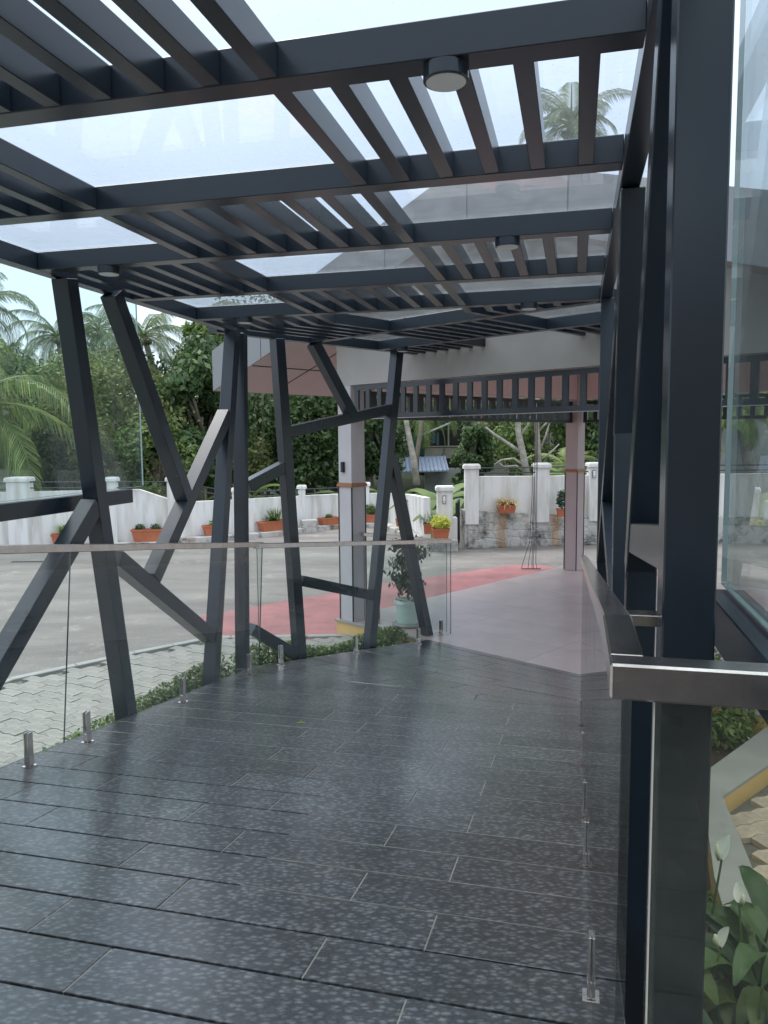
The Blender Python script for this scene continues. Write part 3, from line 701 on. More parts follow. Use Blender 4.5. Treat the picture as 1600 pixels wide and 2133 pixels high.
# ============================================================ GLASS RAILINGS
def spigot(base, u, w, parent, k):
    """u along the glass, w across it, up is world up"""
    s = MB(); s.box(base+Zv*.0035, u, w, Zv, .022, .024, .0035); b_ = s.build('base_plate', M['steel'], parent)
    for sg in (-1, 1):
        MB().box(base+w*sg*.0093+Zv*.082, u, w, Zv, .016, .0035, .074).build('clamp_plate', M['steel'], parent, bevel=.0015)
    MB().box(base+Zv*.03, u, w, Zv, .0155, .0145, .020).build('clamp_foot', M['steel'], parent, bevel=.0015)
def rail_prism(a, b, parent, hw=.019, hh=.0185):
    a, b = np.array(a), np.array(b); u = b-a; h = u.copy(); h[2] = 0; h /= np.linalg.norm(h); w = np.array([h[1], -h[0], 0])
    V = [a-w*hw-Zv*hh, a+w*hw-Zv*hh, a+w*hw+Zv*hh, a-w*hw+Zv*hh]
    return MB().prism(V, u).build('handrail', M['steel'], parent, bevel=.0025)
def glass_panel(a0, b0, a1, b1, w, parent, e=True):
    """a0,b0 bottom ends ; a1,b1 top ends"""
    th = .0105
    MB().prism([a0-w*th/2, b0-w*th/2, b1-w*th/2, a1-w*th/2], w*th).build('glass_pane', M['glass'], parent)
    if e:
        for p, q in ((a0, a1), (b0, b1)):
            d = q-p
            MB().prism([p-w*.0035-d*0, p+w*.0035, q+w*.0035, q-w*.0035], (b0-a0)/np.linalg.norm(b0-a0)*(.0016 if p is b0 else -.0016)).build('pane_edge', M['edge'], parent)
HR = .955
# left railing
lr = thing('glass_railing', 'long clear glass railing with steel handrail along the left edge of the ramp', 'railing', P1(2, -2.3, rz(2)))
LG = -2.30; tilt = np.array(d1)*SL/math.sqrt(1+SL*SL)
def rampup(t, l, h): # point h above the ramp, square to it
    return P1(t, l, ZA-SL*t) + (Zv + d1*SL)*h/math.sqrt(1+SL*SL)
for ta, tb in ((1.1, 2.985), (3.0, 5.27)):
    glass_panel(rampup(ta, LG, .045), rampup(tb, LG, .045), rampup(ta, LG, HR-.012), rampup(tb, LG, HR-.012), n1, lr, e=(ta > 2))
rail_prism(rampup(.6, LG, HR), rampup(5.26, LG, HR), lr)
E0 = P1(5.29, LG, ZA-SL*5.29); E1 = P2(5.80, -4.70, 0.0); dE = (E1-E0); dh = dE*[1, 1, 0]; dh /= np.linalg.norm(dh); wE = np.array([dh[1], -dh[0], 0])
glass_panel(E0+Zv*.05, E1+Zv*.03, E0+Zv*(HR-.012), E1+Zv*(HR-.012), wE, lr)
rail_prism(E0+Zv*(HR+.001)-dh*.03, E1+Zv*(HR+.001), lr)
kk = 0
for t in (2.77, 3.18, 4.12, 5.10): spigot(P1(t, LG, ZA-SL*t), d1, n1, lr, kk)
for q, m in ((3.70, -4.72), (4.52, -4.72), (5.33, -4.71)): spigot(P2(q, m, z2(q, m)), dh, wE, lr, kk)
# right railing
rr_ = thing('glass_railing', 'clear glass railing with steel handrail close on the right of the ramp', 'railing', P1(1, .057, rz(1)))
RG = .057
def zrail(t): return rz(t)+.96
glass_panel(P1(.84, RG, rz(0)+.045), P1(1.9, RG, rz(1.9)+.03), P1(.84, RG, zrail(0)-.015), P1(1.9, RG, zrail(1.9)-.015), n1, rr_, e=False)
glass_panel(P1(1.912, RG, rz(1.912)+.03), P1(3.55-.35, RG, rz(3.2)+.03), P1(1.912, RG, zrail(1.912)-.015), P1(3.2, RG, zrail(3.2)-.015), n1, rr_, e=False)
glass_panel(P1(3.212, RG, rz(3.212)+.03), P1(4.8, RG, rz(4.8)+.03), P1(3.212, RG, zrail(3.212)-.015), P1(4.8, RG, zrail(4.8)-.015), n1, rr_)
rail_prism(P1(.851, RG, zrail(0)-.0180), P1(TLAND, RG, zrail(0)-.0180), rr_, .0185, .0180)
rail_prism(P1(TLAND, RG, zrail(0)-.0190), P1(4.83, RG, zrail(4.83)-.0190), rr_, .0184, .0180)
for t in (1.71, 2.436, 2.842, 3.579, 4.331): spigot(P1(t, RG, ZA-SL*t), d1, n1, rr_, kk)
MB().box(P1(1.30, .10, 1.655), d1, n1, Zv, .02, .035, .009).build('rail_bracket', M['steel'], rr_, bevel=.001)
# front railing running off to the right
fr_ = thing('glass_railing', 'close glass railing with steel handrail crossing the lower right corner', 'railing', P1(.83, .3, rz(0)))
MB().prism([P1(.812, RG-.0187, zrail(0)-.038), P1(.812, 2.2, zrail(0)-.038), P1(.850, 2.2, zrail(0)-.038), P1(.850, RG-.0187, zrail(0)-.038)], (0, 0, .0385)).build('handrail', M['steel'], fr_, bevel=.0025)
M['glassfront'] = glass_mat('front_glass', (.84, .86, .80), 1.45, dirt_sheen=.075, dcol=(.42, .37, .28))  # warm film colour stands in for warm surroundings reflected in the pane
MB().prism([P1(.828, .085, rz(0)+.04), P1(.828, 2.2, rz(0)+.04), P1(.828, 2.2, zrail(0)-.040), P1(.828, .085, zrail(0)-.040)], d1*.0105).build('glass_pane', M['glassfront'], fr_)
MB().box(P1(.833, .0842, rz(0)+.48), n1, d1, Zv, .0007, .0048, .44).build('pane_edge', mat('bright_edge', (.75, .68, .62), .2), fr_)
# maker's stamp etched on the glass
st = MB(); c = hit(1408, 1503, d1, .8275)
for (x0, x1, y0, y1) in ((-6, 6, 4.2, 5), (-6, -5.2, -5, 5), (5.2, 6, -5, 5), (-6, 2, -5, -4.2), (-3.5, -2.7, -2.5, 2.5), (-3.5, 3.5, 1.8, 2.5), (-1, -.2, -2.5, 1), (1.2, 2, -3, .5), (3, 3.6, -3, 2), (-3.5, 0, -3, -2.4)):
    st.box(c + n1*(x0+x1)/2*.001 + Zv*(y0+y1)/2*.001 - d1*.0003, n1, d1, Zv, (x1-x0)/2*.001, .0002, (y1-y0)/2*.001)
st.build('glass_stamp', M['stamp'], fr_)
# short railing closing the portico platform
pr = thing('glass_railing', 'short glass railing from the mauve column to the end of the ramp', 'railing', P2(5.62, -5.3, 0))
a, b = P2(5.70, -5.84, 0), P2(5.80, -4.74, 0); u = (b-a)/np.linalg.norm(b-a); w = np.array([u[1], -u[0], 0])
glass_panel(a+Zv*.04+u*.03, b+Zv*.04-u*.01, a+Zv*.93+u*.03, b+Zv*.93-u*.01, w, pr)
rail_prism(a+Zv*.945, b+Zv*.945, pr)
for k_ in (.2, .93): spigot(a+(b-a)*k_, u, w, pr, 0)

# ============================================================ PORTICO
por = thing('portico', 'pink and grey entrance portico with gabled roof, square columns and dark louvre grilles', 'portico', P2(7.5, -4, 0))
M['lilac'] = mat('pale_lilac_paint', (.54, .52, .53), .7, var=.08, scale=3, bump=.03)
def column(q0, m0, w=.2, z1=2.95, cmat=None):
    q1, m1 = q0+w, m0+w
    c = MB().prism([P2(q0, m0, 0), P2(q0, m1, 0), P2(q1, m1, 0), P2(q1, m0, 0)], (0, 0, z1)).build('column', cmat or M['mauve'], por, bevel=.003)
    e_ = .018
    MB().prism([P2(q0-e_, m0-e_, 1.45), P2(q0-e_, m1+e_, 1.45), P2(q1+e_, m1+e_, 1.45), P2(q1+e_, m0-e_, 1.45)], (0, 0, .028)).build('moulding', M['timber'], c, bevel=.004)
    MB().prism([P2(q0-e_*.6, m0-e_*.6, 1.478), P2(q0-e_*.6, m1+e_*.6, 1.478), P2(q1+e_*.6, m1+e_*.6, 1.478), P2(q1+e_*.6, m0-e_*.6, 1.478)], (0, 0, .014)).build('moulding', M['timber'], c)
    for (qq, mm) in ((q0, m0), (q0, m1), (q1, m1), (q1, m0)):
        MB().box(P2(qq, mm, .725), d2, n2, Zv, .006, .006, .72).build('corner_strip', M['black'], c)
    return c
column(5.59, -6.07, cmat=M['lilac']); column(9.97, -5.92, .2)
sc = thing('wall_light', 'small black box wall light on the face of the near mauve column', 'wall light', P2(5.58, -5.98, 1.6))
MB().box(P2(5.575, -5.99, 1.66), n2, d2, Zv, .021, .014, .055).build('body', M['black'], sc, bevel=.003)
MB().box(P2(5.5605, -5.99, 1.66), n2, d2, Zv, .012, .0012, .045).build('cover', M['paint'], sc)
# gable front: verge z follows m symmetric about the ridge
MRG = -3.94; EAVE = -7.62
def ztop(m): return 4.17 - abs(m-MRG)*.325 if abs(m-MRG) < 12 else 0
def zbot(m): return ztop(m)-.45
ML_, MR_ = -6.07, 1.2
def gpts(q): return [P2(q, ML_, 2.515), P2(q, MR_, 2.515), P2(q, MR_, zbot(MR_)+.02), P2(q, MRG, zbot(MRG)+.02), P2(q, ML_, zbot(ML_)+.02)]
MR_ = -1.4+1.2
MB().prism(gpts(5.585), d2*.14).build('gable_wall', M['palegrey'], por)
# front beam carries on to the right under the eave
MB().prism([P2(5.586, MR_, 2.515), P2(5.586, 3.5, 2.515), P2(5.586, 3.5, 2.93), P2(5.586, MR_, 2.93)], d2*.138).build('front_beam', M['palegrey'], por)
# roof slabs: left and right pitch with grey fascia edges and pink soffits
EAR = 2*MRG-EAVE
for (ma, mb_) in ((EAVE, MRG), (EAR, MRG)):
    q0, q1 = 5.09, 11.0
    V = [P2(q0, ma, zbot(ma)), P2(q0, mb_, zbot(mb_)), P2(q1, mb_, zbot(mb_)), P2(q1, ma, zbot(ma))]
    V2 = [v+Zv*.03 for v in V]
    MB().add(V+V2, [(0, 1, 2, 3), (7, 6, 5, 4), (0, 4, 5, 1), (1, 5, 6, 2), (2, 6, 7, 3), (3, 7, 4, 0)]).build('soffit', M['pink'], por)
    U = [v+Zv*.45 for v in V]
    MB().add([v+Zv*.41 for v in V]+U, [(0, 1, 2, 3), (7, 6, 5, 4), (0, 4, 5, 1), (1, 5, 6, 2), (2, 6, 7, 3), (3, 7, 4, 0)]).build('roof_deck', M['roofg'], por)
    # verge fascia and eave fascia, panel joints between boards
    nseg = 4
    for s_ in range(nseg):
        k0, k1 = s_/nseg, (s_+1)/nseg; a, b = ma+(mb_-ma)*k0, ma+(mb_-ma)*k1; g = .006*(1 if mb_ > ma else -1)
        MB().prism([P2(q0-.02, a+g, zbot(a+g)-.002), P2(q0-.02, b-g, zbot(b-g)-.002), P2(q0-.02, b-g, ztop(b-g)+.002), P2(q0-.02, a+g, ztop(a+g)+.002)], d2*.019).build('fascia_board', M['fascia'], por)
    sg = -1 if ma < mb_ else 1
    for s_ in range(5):
        qa, qb = q0+(q1-q0)*s_/5+.005, q0+(q1-q0)*(s_+1)/5-.005
        MB().prism([P2(qa, ma, zbot(ma)-.002), P2(qb, ma, zbot(ma)-.002), P2(qb, ma, ztop(ma)), P2(qa, ma, ztop(ma))], n2*sg*.02).build('fascia_board', M['fascia'], por)
# soffit panel joints
sj = MB()
for q in (5.9, 7.4, 8.9):
    a, b = EAVE+.05, -6.1; sj.prism([P2(q, a, zbot(a)-.003), P2(q+.018, a, zbot(a)-.003), P2(q+.018, b, zbot(b)-.003), P2(q, b, zbot(b)-.003)], (0, 0, .004))
for m_0 in (-6.9,): sj.prism([P2(5.1, m_0, zbot(m_0)-.0035), P2(10.9, m_0, zbot(m_0)-.0035), P2(10.9, m_0+.018, zbot(m_0+.018)-.0035), P2(5.1, m_0+.018, zbot(m_0+.018)-.0035)], (0, 0, .004))
sj.build('soffit_joint', M['groove'], por)
# side and rear beams and the pink ceiling
MB().prism([P2(5.726, -6.05, 2.50), P2(5.726, -5.86, 2.50), P2(10.2, -5.74, 2.50), P2(10.2, -5.93, 2.50)], (0, 0, .42)).build('side_beam', M['pinkb'], por)
MB().prism([P2(9.98, -5.73, 2.50), P2(9.98, 3.4, 2.50), P2(10.19, 3.4, 2.50), P2(10.19, -5.73, 2.50)], (0, 0, .42)).build('rear_beam', M['pinkb'], por)
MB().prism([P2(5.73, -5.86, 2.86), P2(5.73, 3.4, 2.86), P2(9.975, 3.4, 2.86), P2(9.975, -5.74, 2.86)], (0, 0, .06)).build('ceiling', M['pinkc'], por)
MB().prism([P2(5.73, -1.0, 2.921), P2(5.73, 3.4, 2.921), P2(10.2, 3.4, 2.921), P2(10.2, -1.0, 2.921)], (0, 0, .08)).build('ceiling', M['roofg'], por)
def grille(a, b, zt, zb, n, fw=.045, bwid=.05, d=.05):
    a, b = np.array(a), np.array(b); u = b-a; L = np.linalg.norm(u); u /= L; w = np.cross(Zv, u)
    mid = lambda s, z: a+u*s+Zv*(z-a[2])
    g = MB(); g.box(mid(L/2, zt-fw/2), u, w, Zv, L/2, d/2, fw/2); g.box(mid(L/2, zb+fw/2), u, w, Zv, L/2, d/2, fw/2)
    gr = g.build('grille', M['paint'], por)
    for i in range(n+1):
        s_ = bwid/2+(L-bwid)*i/n
        MB().box(mid(s_, (zt+zb)/2), u, w, Zv, bwid/2, d/2-.003, (zt-zb)/2-fw-.0005).build('grille_bar', M['paint'], gr)
grille(P2(5.62, -5.828, 0), P2(5.62, 3.395, 0), 2.505, 2.165, 56, .045, .055, .03)
grille(P2(5.80, -5.95, 0), P2(9.96, -5.83, 0), 2.47, 2.165, 27, .04, .08)
grille(P2(10.08, -5.69, 0), P2(10.08, 3.4, 0), 2.47, 2.165, 55, .04, .06)
column(5.9, 1.8, .2)
# white strip under the front grille
MB().box(P2(5.62, -1.23, 2.1615), n2, d2, Zv, 4.63, .02, .003).build('grille_trim', M['palegrey'], por)
# platform nosing
MB().prism([P2(5.56, -6.14, -.022), P2(5.56, -4.83, -.022), P2(5.62, -4.83, -.022), P2(5.62, -6.14, -.022)], (0, 0, .018)).build('nosing', M['kerb'], por)
# rain chain
rc = thing('rain_chain', 'bundle of thin dark wires hanging down to the red strip before the far column', 'rain chain', onz(1108, 1186, G))
bx = onz(1108, 1186, G)
for i, (dx, ex) in enumerate(((-.10, -.16), (-.05, -.06), (-.02, 0), (.02, .02), (.05, .07))):
    top = bx+np.array([dx*.5+.05, 0, 2.75]); pts = [top, bx+np.array([dx*.5+.05, .02, 1.3]), bx+np.array([dx*.7+.03, 0, .45]), bx+np.array([ex*.9, 0, .12]), bx+np.array([ex*1.1, -.02, .012])]
    MB().tube(pts, .0045, 5).build('wire', M['black'], rc)
MB().tube([bx+np.array([-.16, 0, .012]), bx+np.array([.14, -.02, .012])], .008, 5).build('foot_bar', M['black'], rc)

# ============================================================ BOUNDARY WALLS
def wall_run(label, pts, tops, thick=.15, m=None, name='boundary_wall', base=G-.05, cat='wall'):
    p0 = np.array([*pts[0], 0.0]); w = thing(name, label, cat, p0)
    for (a, b), (za, zb) in zip(zip(pts[:-1], pts[1:]), zip(tops[:-1], tops[1:])):
        a = np.array([*a, 0.0]); b = np.array([*b, 0.0]); u = (b-a)/np.linalg.norm(b-a); n = np.array([-u[1], u[0], 0])
        MB().add([a+Zv*base, b+Zv*base, b+Zv*zb, a+Zv*za, a+n*thick+Zv*base, b+n*thick+Zv*base, b+n*thick+Zv*zb, a+n*thick+Zv*za],
                 [(0, 1, 2, 3), (7, 6, 5, 4), (0, 4, 5, 1), (1, 5, 6, 2), (2, 6, 7, 3), (3, 7, 4, 0)]).build('wall_panel', m or M['wall'], w)
    return w
def pillar(w, x, y, top, size=.3, ang=0, bz=G-.05, capo=.03):
    u = np.array([math.cos(ang), math.sin(ang), 0]); v = np.array([-u[1], u[0], 0])
    c = np.array([x, y, 0.0])
    p = MB().box(c+Zv*(bz+top-.09)/2, u, v, Zv, size/2, size/2, (top-.09-bz)/2).build('pillar', M['wall'], w, bevel=.004)
    MB().box(c+Zv*(top-.055), u, v, Zv, size/2+capo, size/2+capo, .035).build('cap', M['wall'], p, bevel=.006)
    MB().box(c+Zv*(top-.01), u, v, Zv, size/2+capo*.5, size/2+capo*.5, .010).build('cap', M['wall'], p)
def wall_rails(w, a, b, za, zb, zs):
    for dz in zs:
        MB().tube([np.array([*a, za+dz]), np.array([*b, zb+dz])], .014, 6).build('rail', M['railing'], w)
low = [(-11.5, 14.6), (-7.2, 15.45), (-5.15, 16.1), (-4.35, 16.2), (-2.9, 17.0), (-1.7, 18.2), (-.75, 19.0), (.1, 18.75), (.55, 17.4), (.82, 15.9)]
lt = [.97, .96, .95, .66, .66, .64, .62, .64, .70, .74]
wl_ = wall_run('low curved white boundary wall with pillars and dark rails behind the planters', low, lt)
def at_px(xpx, pts):     # where the sight column meets the wall line
    best = None
    for a, b in zip(pts[:-1], pts[1:]):
        a = np.array(a); b = np.array(b); r = ray(xpx, 950)[:2]
        A = np.array([[r[0], -(b-a)[0]], [r[1], -(b-a)[1]]])
        try: s, k = np.linalg.solve(A, a)
        except Exception: continue
        if s > 0 and -.02 <= k <= 1.02: return a+(b-a)*k
    return None
prev = None
for xp, top, sz in ((37, 1.26, .38), (231, 1.22, .18), (356, 1.2, .18), (492, .92, .2), (627, .9, .16), (760, .9, .2), (891, 1.0, .36)):
    p = at_px(xp, low)
    if p is None: continue
    pillar(wl_, p[0], p[1]+.02, top, sz)
    if prev is not None:
        z = min(top, prev[2]); wall_rails(wl_, prev[:2], (p[0], p[1]), prev[2], top, (-.10, -.21) if top < 1.1 else (-.10, -.22))
    prev = (p[0], p[1], top)
wall_rails(wl_, (-11.5, 14.6), tuple(at_px(37, low)), 1.2, 1.24, (-.10, -.22))
# dirty plinth ledge in front of it
led = thing('wall_ledge', 'stained low concrete ledge along the foot of the white wall under the planters', 'ledge', (-3, 17, G))
for a, b in zip(low[1:-1], low[2:]):
    a = np.array([*a, 0.0]); b = np.array([*b, 0.0]); u = (b-a)/np.linalg.norm(b-a); n = np.array([u[1], -u[0], 0])
    h = .05 if a[0] < -4.5 else .11
    MB().prism([a+n*.01+Zv*(G-.05), a+n*.33+Zv*(G-.05), b+n*.33+Zv*(G-.05), b+n*.01+Zv*(G-.05)], (0, 0, .05+h)).build('ledge_stone', M['stone'], led, bevel=.012)
MB().box((-1.75, 17.75, G+.14), (1, .3, 0), (-.3, 1, 0), Zv, .17, .12, .15).build('ledge_stone', M['stone'], led, bevel=.01)
# gate pillar with lamp plate
gp = thing('gate_pillar', 'white gate pillar with a small framed lamp, right end of the low wall', 'pillar', (1.17, 14.5, G))
pillar(gp, 1.17, 14.75, 1.05, .29)
MB().box((1.36, 14.75, .15), (1, 0, 0), (0, 1, 0), Zv, .045, .12, .30).build('pillar_buttress', M['wall'], gp, bevel=.01)
MB().box((1.10, 14.56, G+.1), (1, 0, 0), (0, 1, 0), Zv, .30, .10, .12).build('plinth', M['stone'], gp, bevel=.02)
def lamp(x, y, z, label):
    t = thing('wall_lamp', label, 'wall lamp', (x, y, z))
    MB().box((x, y-.008, z), (1, 0, 0), (0, 1, 0), Zv, .032, .008, .075).build('frame', M['black'], t)
    MB().box((x, y-.018, z+.014), (1, 0, 0), (0, 1, 0), Zv, .024, .003, .05).build('cover', M['white'], t)
    MB().box((x, y-.018, z-.055), (1, 0, 0), (0, 1, 0), Zv, .022, .003, .012).build('cover', M['white'], t)
lamp(1.15, 14.60, .80, 'framed rectangular lamp on the gate pillar')
# gate
gt = thing('gate', 'dark metal gate standing open edge-on beside the gate pillar', 'gate', (1.42, 14.9, G))
for i in range(7): MB().box((1.40+.024*i, 14.78+.16*i, .28), (1, 0, 0), (0, 1, 0), Zv, .018, .018, .44).build('gate_bar', M['paintdim'], gt)
for z in (-.12, .30, .70): MB().tube([(1.40, 14.78, z), (1.545, 15.74, z)], .02, 6).build('gate_rail', M['paintdim'], gt)

# high wall on a stone base
HY = 15.05
high = [(1.60, 14.85), (3.0, 15.15), (4.4, 15.3), (8.5, 15.35), (16, 15.0)]
wh = wall_run('tall white compound wall with pillars on a stained stone base', high, [1.22, 1.20, 1.2, 1.2, 1.2], base=.3)
sb = thing('stone_base', 'stained rubble stone base with rust runs under the tall white wall', 'stone wall', (1.5, 14.7, G))
for (a, b, za, zb) in (((1.56, 14.74), (3.0, 15.04), .57, .47), ((3.0, 15.04), (4.4, 15.19), .47, .36), ((4.4, 15.19), (16, 14.9), .36, .36)):
    a = np.array([*a, 0.0]); b = np.array([*b, 0.0]); u = (b-a)/np.linalg.norm(b-a); n = np.array([-u[1], u[0], 0]); g_ = G-.05
    MB().add([a+Zv*g_, b+Zv*g_, b+Zv*zb, a+Zv*za, a+n*.3+Zv*g_, b+n*.3+Zv*g_, b+n*.3+Zv*zb, a+n*.3+Zv*za],
             [(0, 1, 2, 3), (7, 6, 5, 4), (0, 4, 5, 1), (1, 5, 6, 2), (2, 6, 7, 3), (3, 7, 4, 0)]).build('wall_core', M['stone'], sb)
# irregular face stones
cnt = 0
for (a, b, za, zb) in (((1.62, 14.74), (3.0, 15.04), .55, .45), ((3.0, 15.04), (4.6, 15.2), .45, .33)):
    a = np.array([*a, 0.0]); b = np.array([*b, 0.0]); L = np.linalg.norm(b-a); u = (b-a)/L; n = np.array([u[1], -u[0], 0])
    nc = int(L/.17); nr = 4; J = {}
    for i in range(nc+1):
        for j in range(nr+1):
            k = i/nc; zt = za+(zb-za)*k; zz = G+.01+(zt-.04-G)*j/nr + (random.uniform(-.05, .05) if 0 < j < nr else 0)
            J[i, j] = a+u*(L*k+(random.uniform(-.07, .07) if 0 < i < nc else 0))+Zv*zz
    for i in range(nc):
        for j in range(nr):
            c4 = [J[i, j], J[i+1, j], J[i+1, j+1], J[i, j+1]]; c = sum(c4)/4
            lo = [c+(p-c)*.992 for p in c4]; hi = [c+(p-c)*random.uniform(.55, .8)+n*random.uniform(.004, .013) for p in c4]
            obj('stone', [p+n*.001 for p in lo]+hi, [(0, 1, 5, 4), (1, 2, 6, 5), (2, 3, 7, 6), (3, 0, 4, 7), (4, 5, 6, 7)], M['stone'], sb)
for xp in (982, 1128, 1240):
    p = at_px(xp, high); pillar(wh, p[0], p[1]-.02, 1.46, .27 if xp != 982 else .26, bz=.3)
ps = [at_px(x, high) for x in (982, 1128, 1240)]
for a, b in ((ps[0], ps[1]), (ps[1], ps[2])): wall_rails(wh, tuple(a), tuple(b), 1.38, 1.38, (0, -.10))
for x in (6.0, 7.9, 9.8): pillar(wh, x, 15.3, 1.46, .27, bz=.3)
wall_rails(wh, tuple(ps[2]), (6.0, 15.3), 1.38, 1.38, (0, -.1)); wall_rails(wh, (6, 15.3), (9.8, 15.3), 1.38, 1.38, (0, -.1))
lamp(ps[2][0]-.06, ps[2][1]-.165, 1.24, 'framed rectangular lamp on the pillar right of the far column')
# older concrete wall of the neighbour, right
nb = thing('neighbour_wall', 'weathered grey concrete wall behind the compound wall at far right', 'wall', (8, 17, G))
MB().abox(6.2, 16, 17.3, 17.5, G, 2.35).build('wall_panel', M['greycon'], nb); MB().abox(6.15, 16, 17.25, 17.55, 2.351, 2.45).build('coping', M['kerb'], nb)

# drain grate
dg = thing('drain_grate', 'small rectangular drain grate set in the asphalt at far left', 'grate', onz(75, 1165, G))
c = onz(75, 1165, G)
MB().box(c+Zv*.004, (1, 0, 0), (0, 1, 0), Zv, .30, .34, .004).build('frame', M['groove'], dg)
for i in range(9): MB().box(c+np.array([-.25+.0625*i, 0, .011]), (1, 0, 0), (0, 1, 0), Zv, .014, .30, .003).build('grate_bar', M['kerb'], dg)
# fallen leaf
lf = onz(0, 0, 0) if False else None
tl_ = hit(627, 1507, d1*SL+Zv, ZA)
tag(obj('fallen_leaf', [tl_+np.array(v) for v in ((-.03, 0, .003), (0, -.013, .006), (.03, .004, .003), (.002, .014, .012))], [(0, 1, 2, 3)], M['leafolive']), 'single dry leaf lying on the granite floor', 'leaf')

# ============================================================ FOLIAGE TOOLS
def leaf_quads(C, N, size, aspect=.45, up=None, jitter=1.0, droop=0.0):
    """C centres, N outward normals -> quads (bent diamond of 2 quads collapsed to one)"""
    n = len(C)
    r = rng.normal(size=(n, 3)); t = r - N*(r*N).sum(1, keepdims=True); t /= np.linalg.norm(t, axis=1, keepdims=True)+1e-9
    t[:, 2] -= droop; t /= np.linalg.norm(t, axis=1, keepdims=True)+1e-9
    b = np.cross(N, t); b /= np.linalg.norm(b, axis=1, keepdims=True)+1e-9
    s = size*rng.uniform(.6, 1.3, (n, 1))
    V = np.stack([C-t*s*.5, C+b*s*aspect*.5-t*s*.05, C+t*s*.5-N*s*.12, C-b*s*aspect*.5-t*s*.05], 1).reshape(-1, 3)
    F = np.arange(4*n).reshape(n, 4)
    return V, F
def clump_leaves(centers, radii, per, size, aspect=.5, droop=.2, flat=.8):
    Cs = []; Ns = []
    for c, r, k in zip(centers, radii, per):
        u = rng.normal(size=(k, 3)); u /= np.linalg.norm(u, axis=1, keepdims=True)
        rr = r*rng.uniform(.35, 1.05, (k, 1))**.6
        Cs.append(np.array(c)+u*rr*np.array([1, 1, flat]))
        nn = u+rng.normal(size=(k, 3))*.55+np.array([0, 0, .35]); Ns.append(nn/np.linalg.norm(nn, axis=1, keepdims=True))
    return leaf_quads(np.concatenate(Cs), np.concatenate(Ns), size, aspect, droop=droop)
def make_tree(label, base, height, crown_w, crown_h, leafm, n=9000, leaf=.16, trunk_r=.14, lean=(0, 0), name='broadleaf_tree', group=None, barkm='bark', clumps=26, aspect=.5, droop=.2):
    base = np.array(base, float); t = thing(name, label, 'tree', base, group)
    top = base+np.array([lean[0], lean[1], height-crown_h*.5])
    mb = MB(); mid = (base+top)/2+np.array([random.uniform(-.2, .2), 0, 0])
    mb.tube([base-Zv*.2, mid, top], [trunk_r, trunk_r*.75, trunk_r*.4], 9)
    cs = []; rs = []
    for i in range(clumps):
        a = random.uniform(0, 2*math.pi); el = random.uniform(-.9, 1); rr = math.sqrt(max(0, 1-el*el))*random.uniform(.45, 1)
        c = top+np.array([math.cos(a)*rr*crown_w/2, math.sin(a)*rr*crown_w/2, el*crown_h/2])
        cs.append(c); rs.append(random.uniform(.16, .30)*min(crown_w, crown_h))
        if i % 3 == 0:
            st_ = base+(top-base)*random.uniform(.45, .95)
            mb.tube([st_, (st_+c)/2+np.array([0, 0, .15]), c], [trunk_r*.42, trunk_r*.28, trunk_r*.1], 6)
    mb.build('trunk', M[barkm], t, smooth=True)
    per = [max(10, int(n*r*r/sum(q*q for q in rs))) for r in rs]
    V, F = clump_leaves(cs, rs, per, leaf, aspect, droop)
    obj('crown', V, F, leafm, t); return t

def frond_geo(L, droop, n=44, leaflet=.75, w=.045, upang=.6, hang=.6):
    """frond along +x from the origin, arching down"""
    V = []; F = []; pts = []
    x = z = 0; a = upang
    N = 14
    for i in range(N+1):
        pts.append((x, 0, z)); x += L/N*math.cos(a); z += L/N*math.sin(a); a -= droop/N*(1+.6*i/N)
    P = np.array(pts)
    mb = MB(); mb.tube(P, [.035*(1-.85*i/N) for i in range(N+1)], 4)
    rv, rf = mb.V, mb.F
    LV = []; LF = []
    for i in range(n):
        k = .12+.88*i/(n-1); f = k*N; j = min(int(f), N-1); p = P[j]+(P[j+1]-P[j])*(f-j); d = P[j+1]-P[j]; d /= np.linalg.norm(d)
        ll = leaflet*(math.sin(math.pi*min(1, k*.85+.15))**.5)*random.uniform(.88, 1.08)
        for sg in (-1, 1):
            side = np.array([0, sg, 0.]); upv = np.cross(d, side)*sg
            e1 = side*.75+d*.65-Zv*.1*hang; e1 /= np.linalg.norm(e1)
            e2 = side*.45+d*.45-Zv*hang*random.uniform(.8, 1.6); e2 /= np.linalg.norm(e2)
            q0 = p; q1 = p+e1*ll*.45; q2 = q1+e2*ll*.55
            wv_ = np.cross(e1, Zv); wv_ = d*w*.5
            b = len(LV); LV += [q0-wv_*.4, q0+wv_*.4, q1+wv_, q1-wv_, q2]
            LF += [(b, b+1, b+2, b+3)]; LF += [(b+3, b+2, b+4, b+4)]
    return rv, rf, LV, LF
def palm_crown(L, nf, droop, leaflet, w, n=40, hang=.7, seed=0, lo=-.5, hi=1.25):
    random.seed(seed); RV = []; RF = []; LV = []; LF = []
    for i in range(nf):
        az = i*2.399+random.uniform(-.2, .2); up = lo+(hi-lo)*((i+.5)/nf)
        rv, rf, lv, lf = frond_geo(L*random.uniform(.85, 1.08), droop*random.uniform(.8, 1.2), n, leaflet, w, up, hang)
        c, s = math.cos(az), math.sin(az); R = np.array([[c, -s, 0], [s, c, 0], [0, 0, 1]])
        b = len(RV); RV += [R@np.array(v) for v in rv]; RF += [tuple(x+b for x in f) for f in rf]
        b = len(LV); LV += [R@np.array(v) for v in lv]; LF += [tuple(x+b for x in (f if f[2] != f[3] else f[:3])) for f in lf]
    return RV, RF, LV, LF
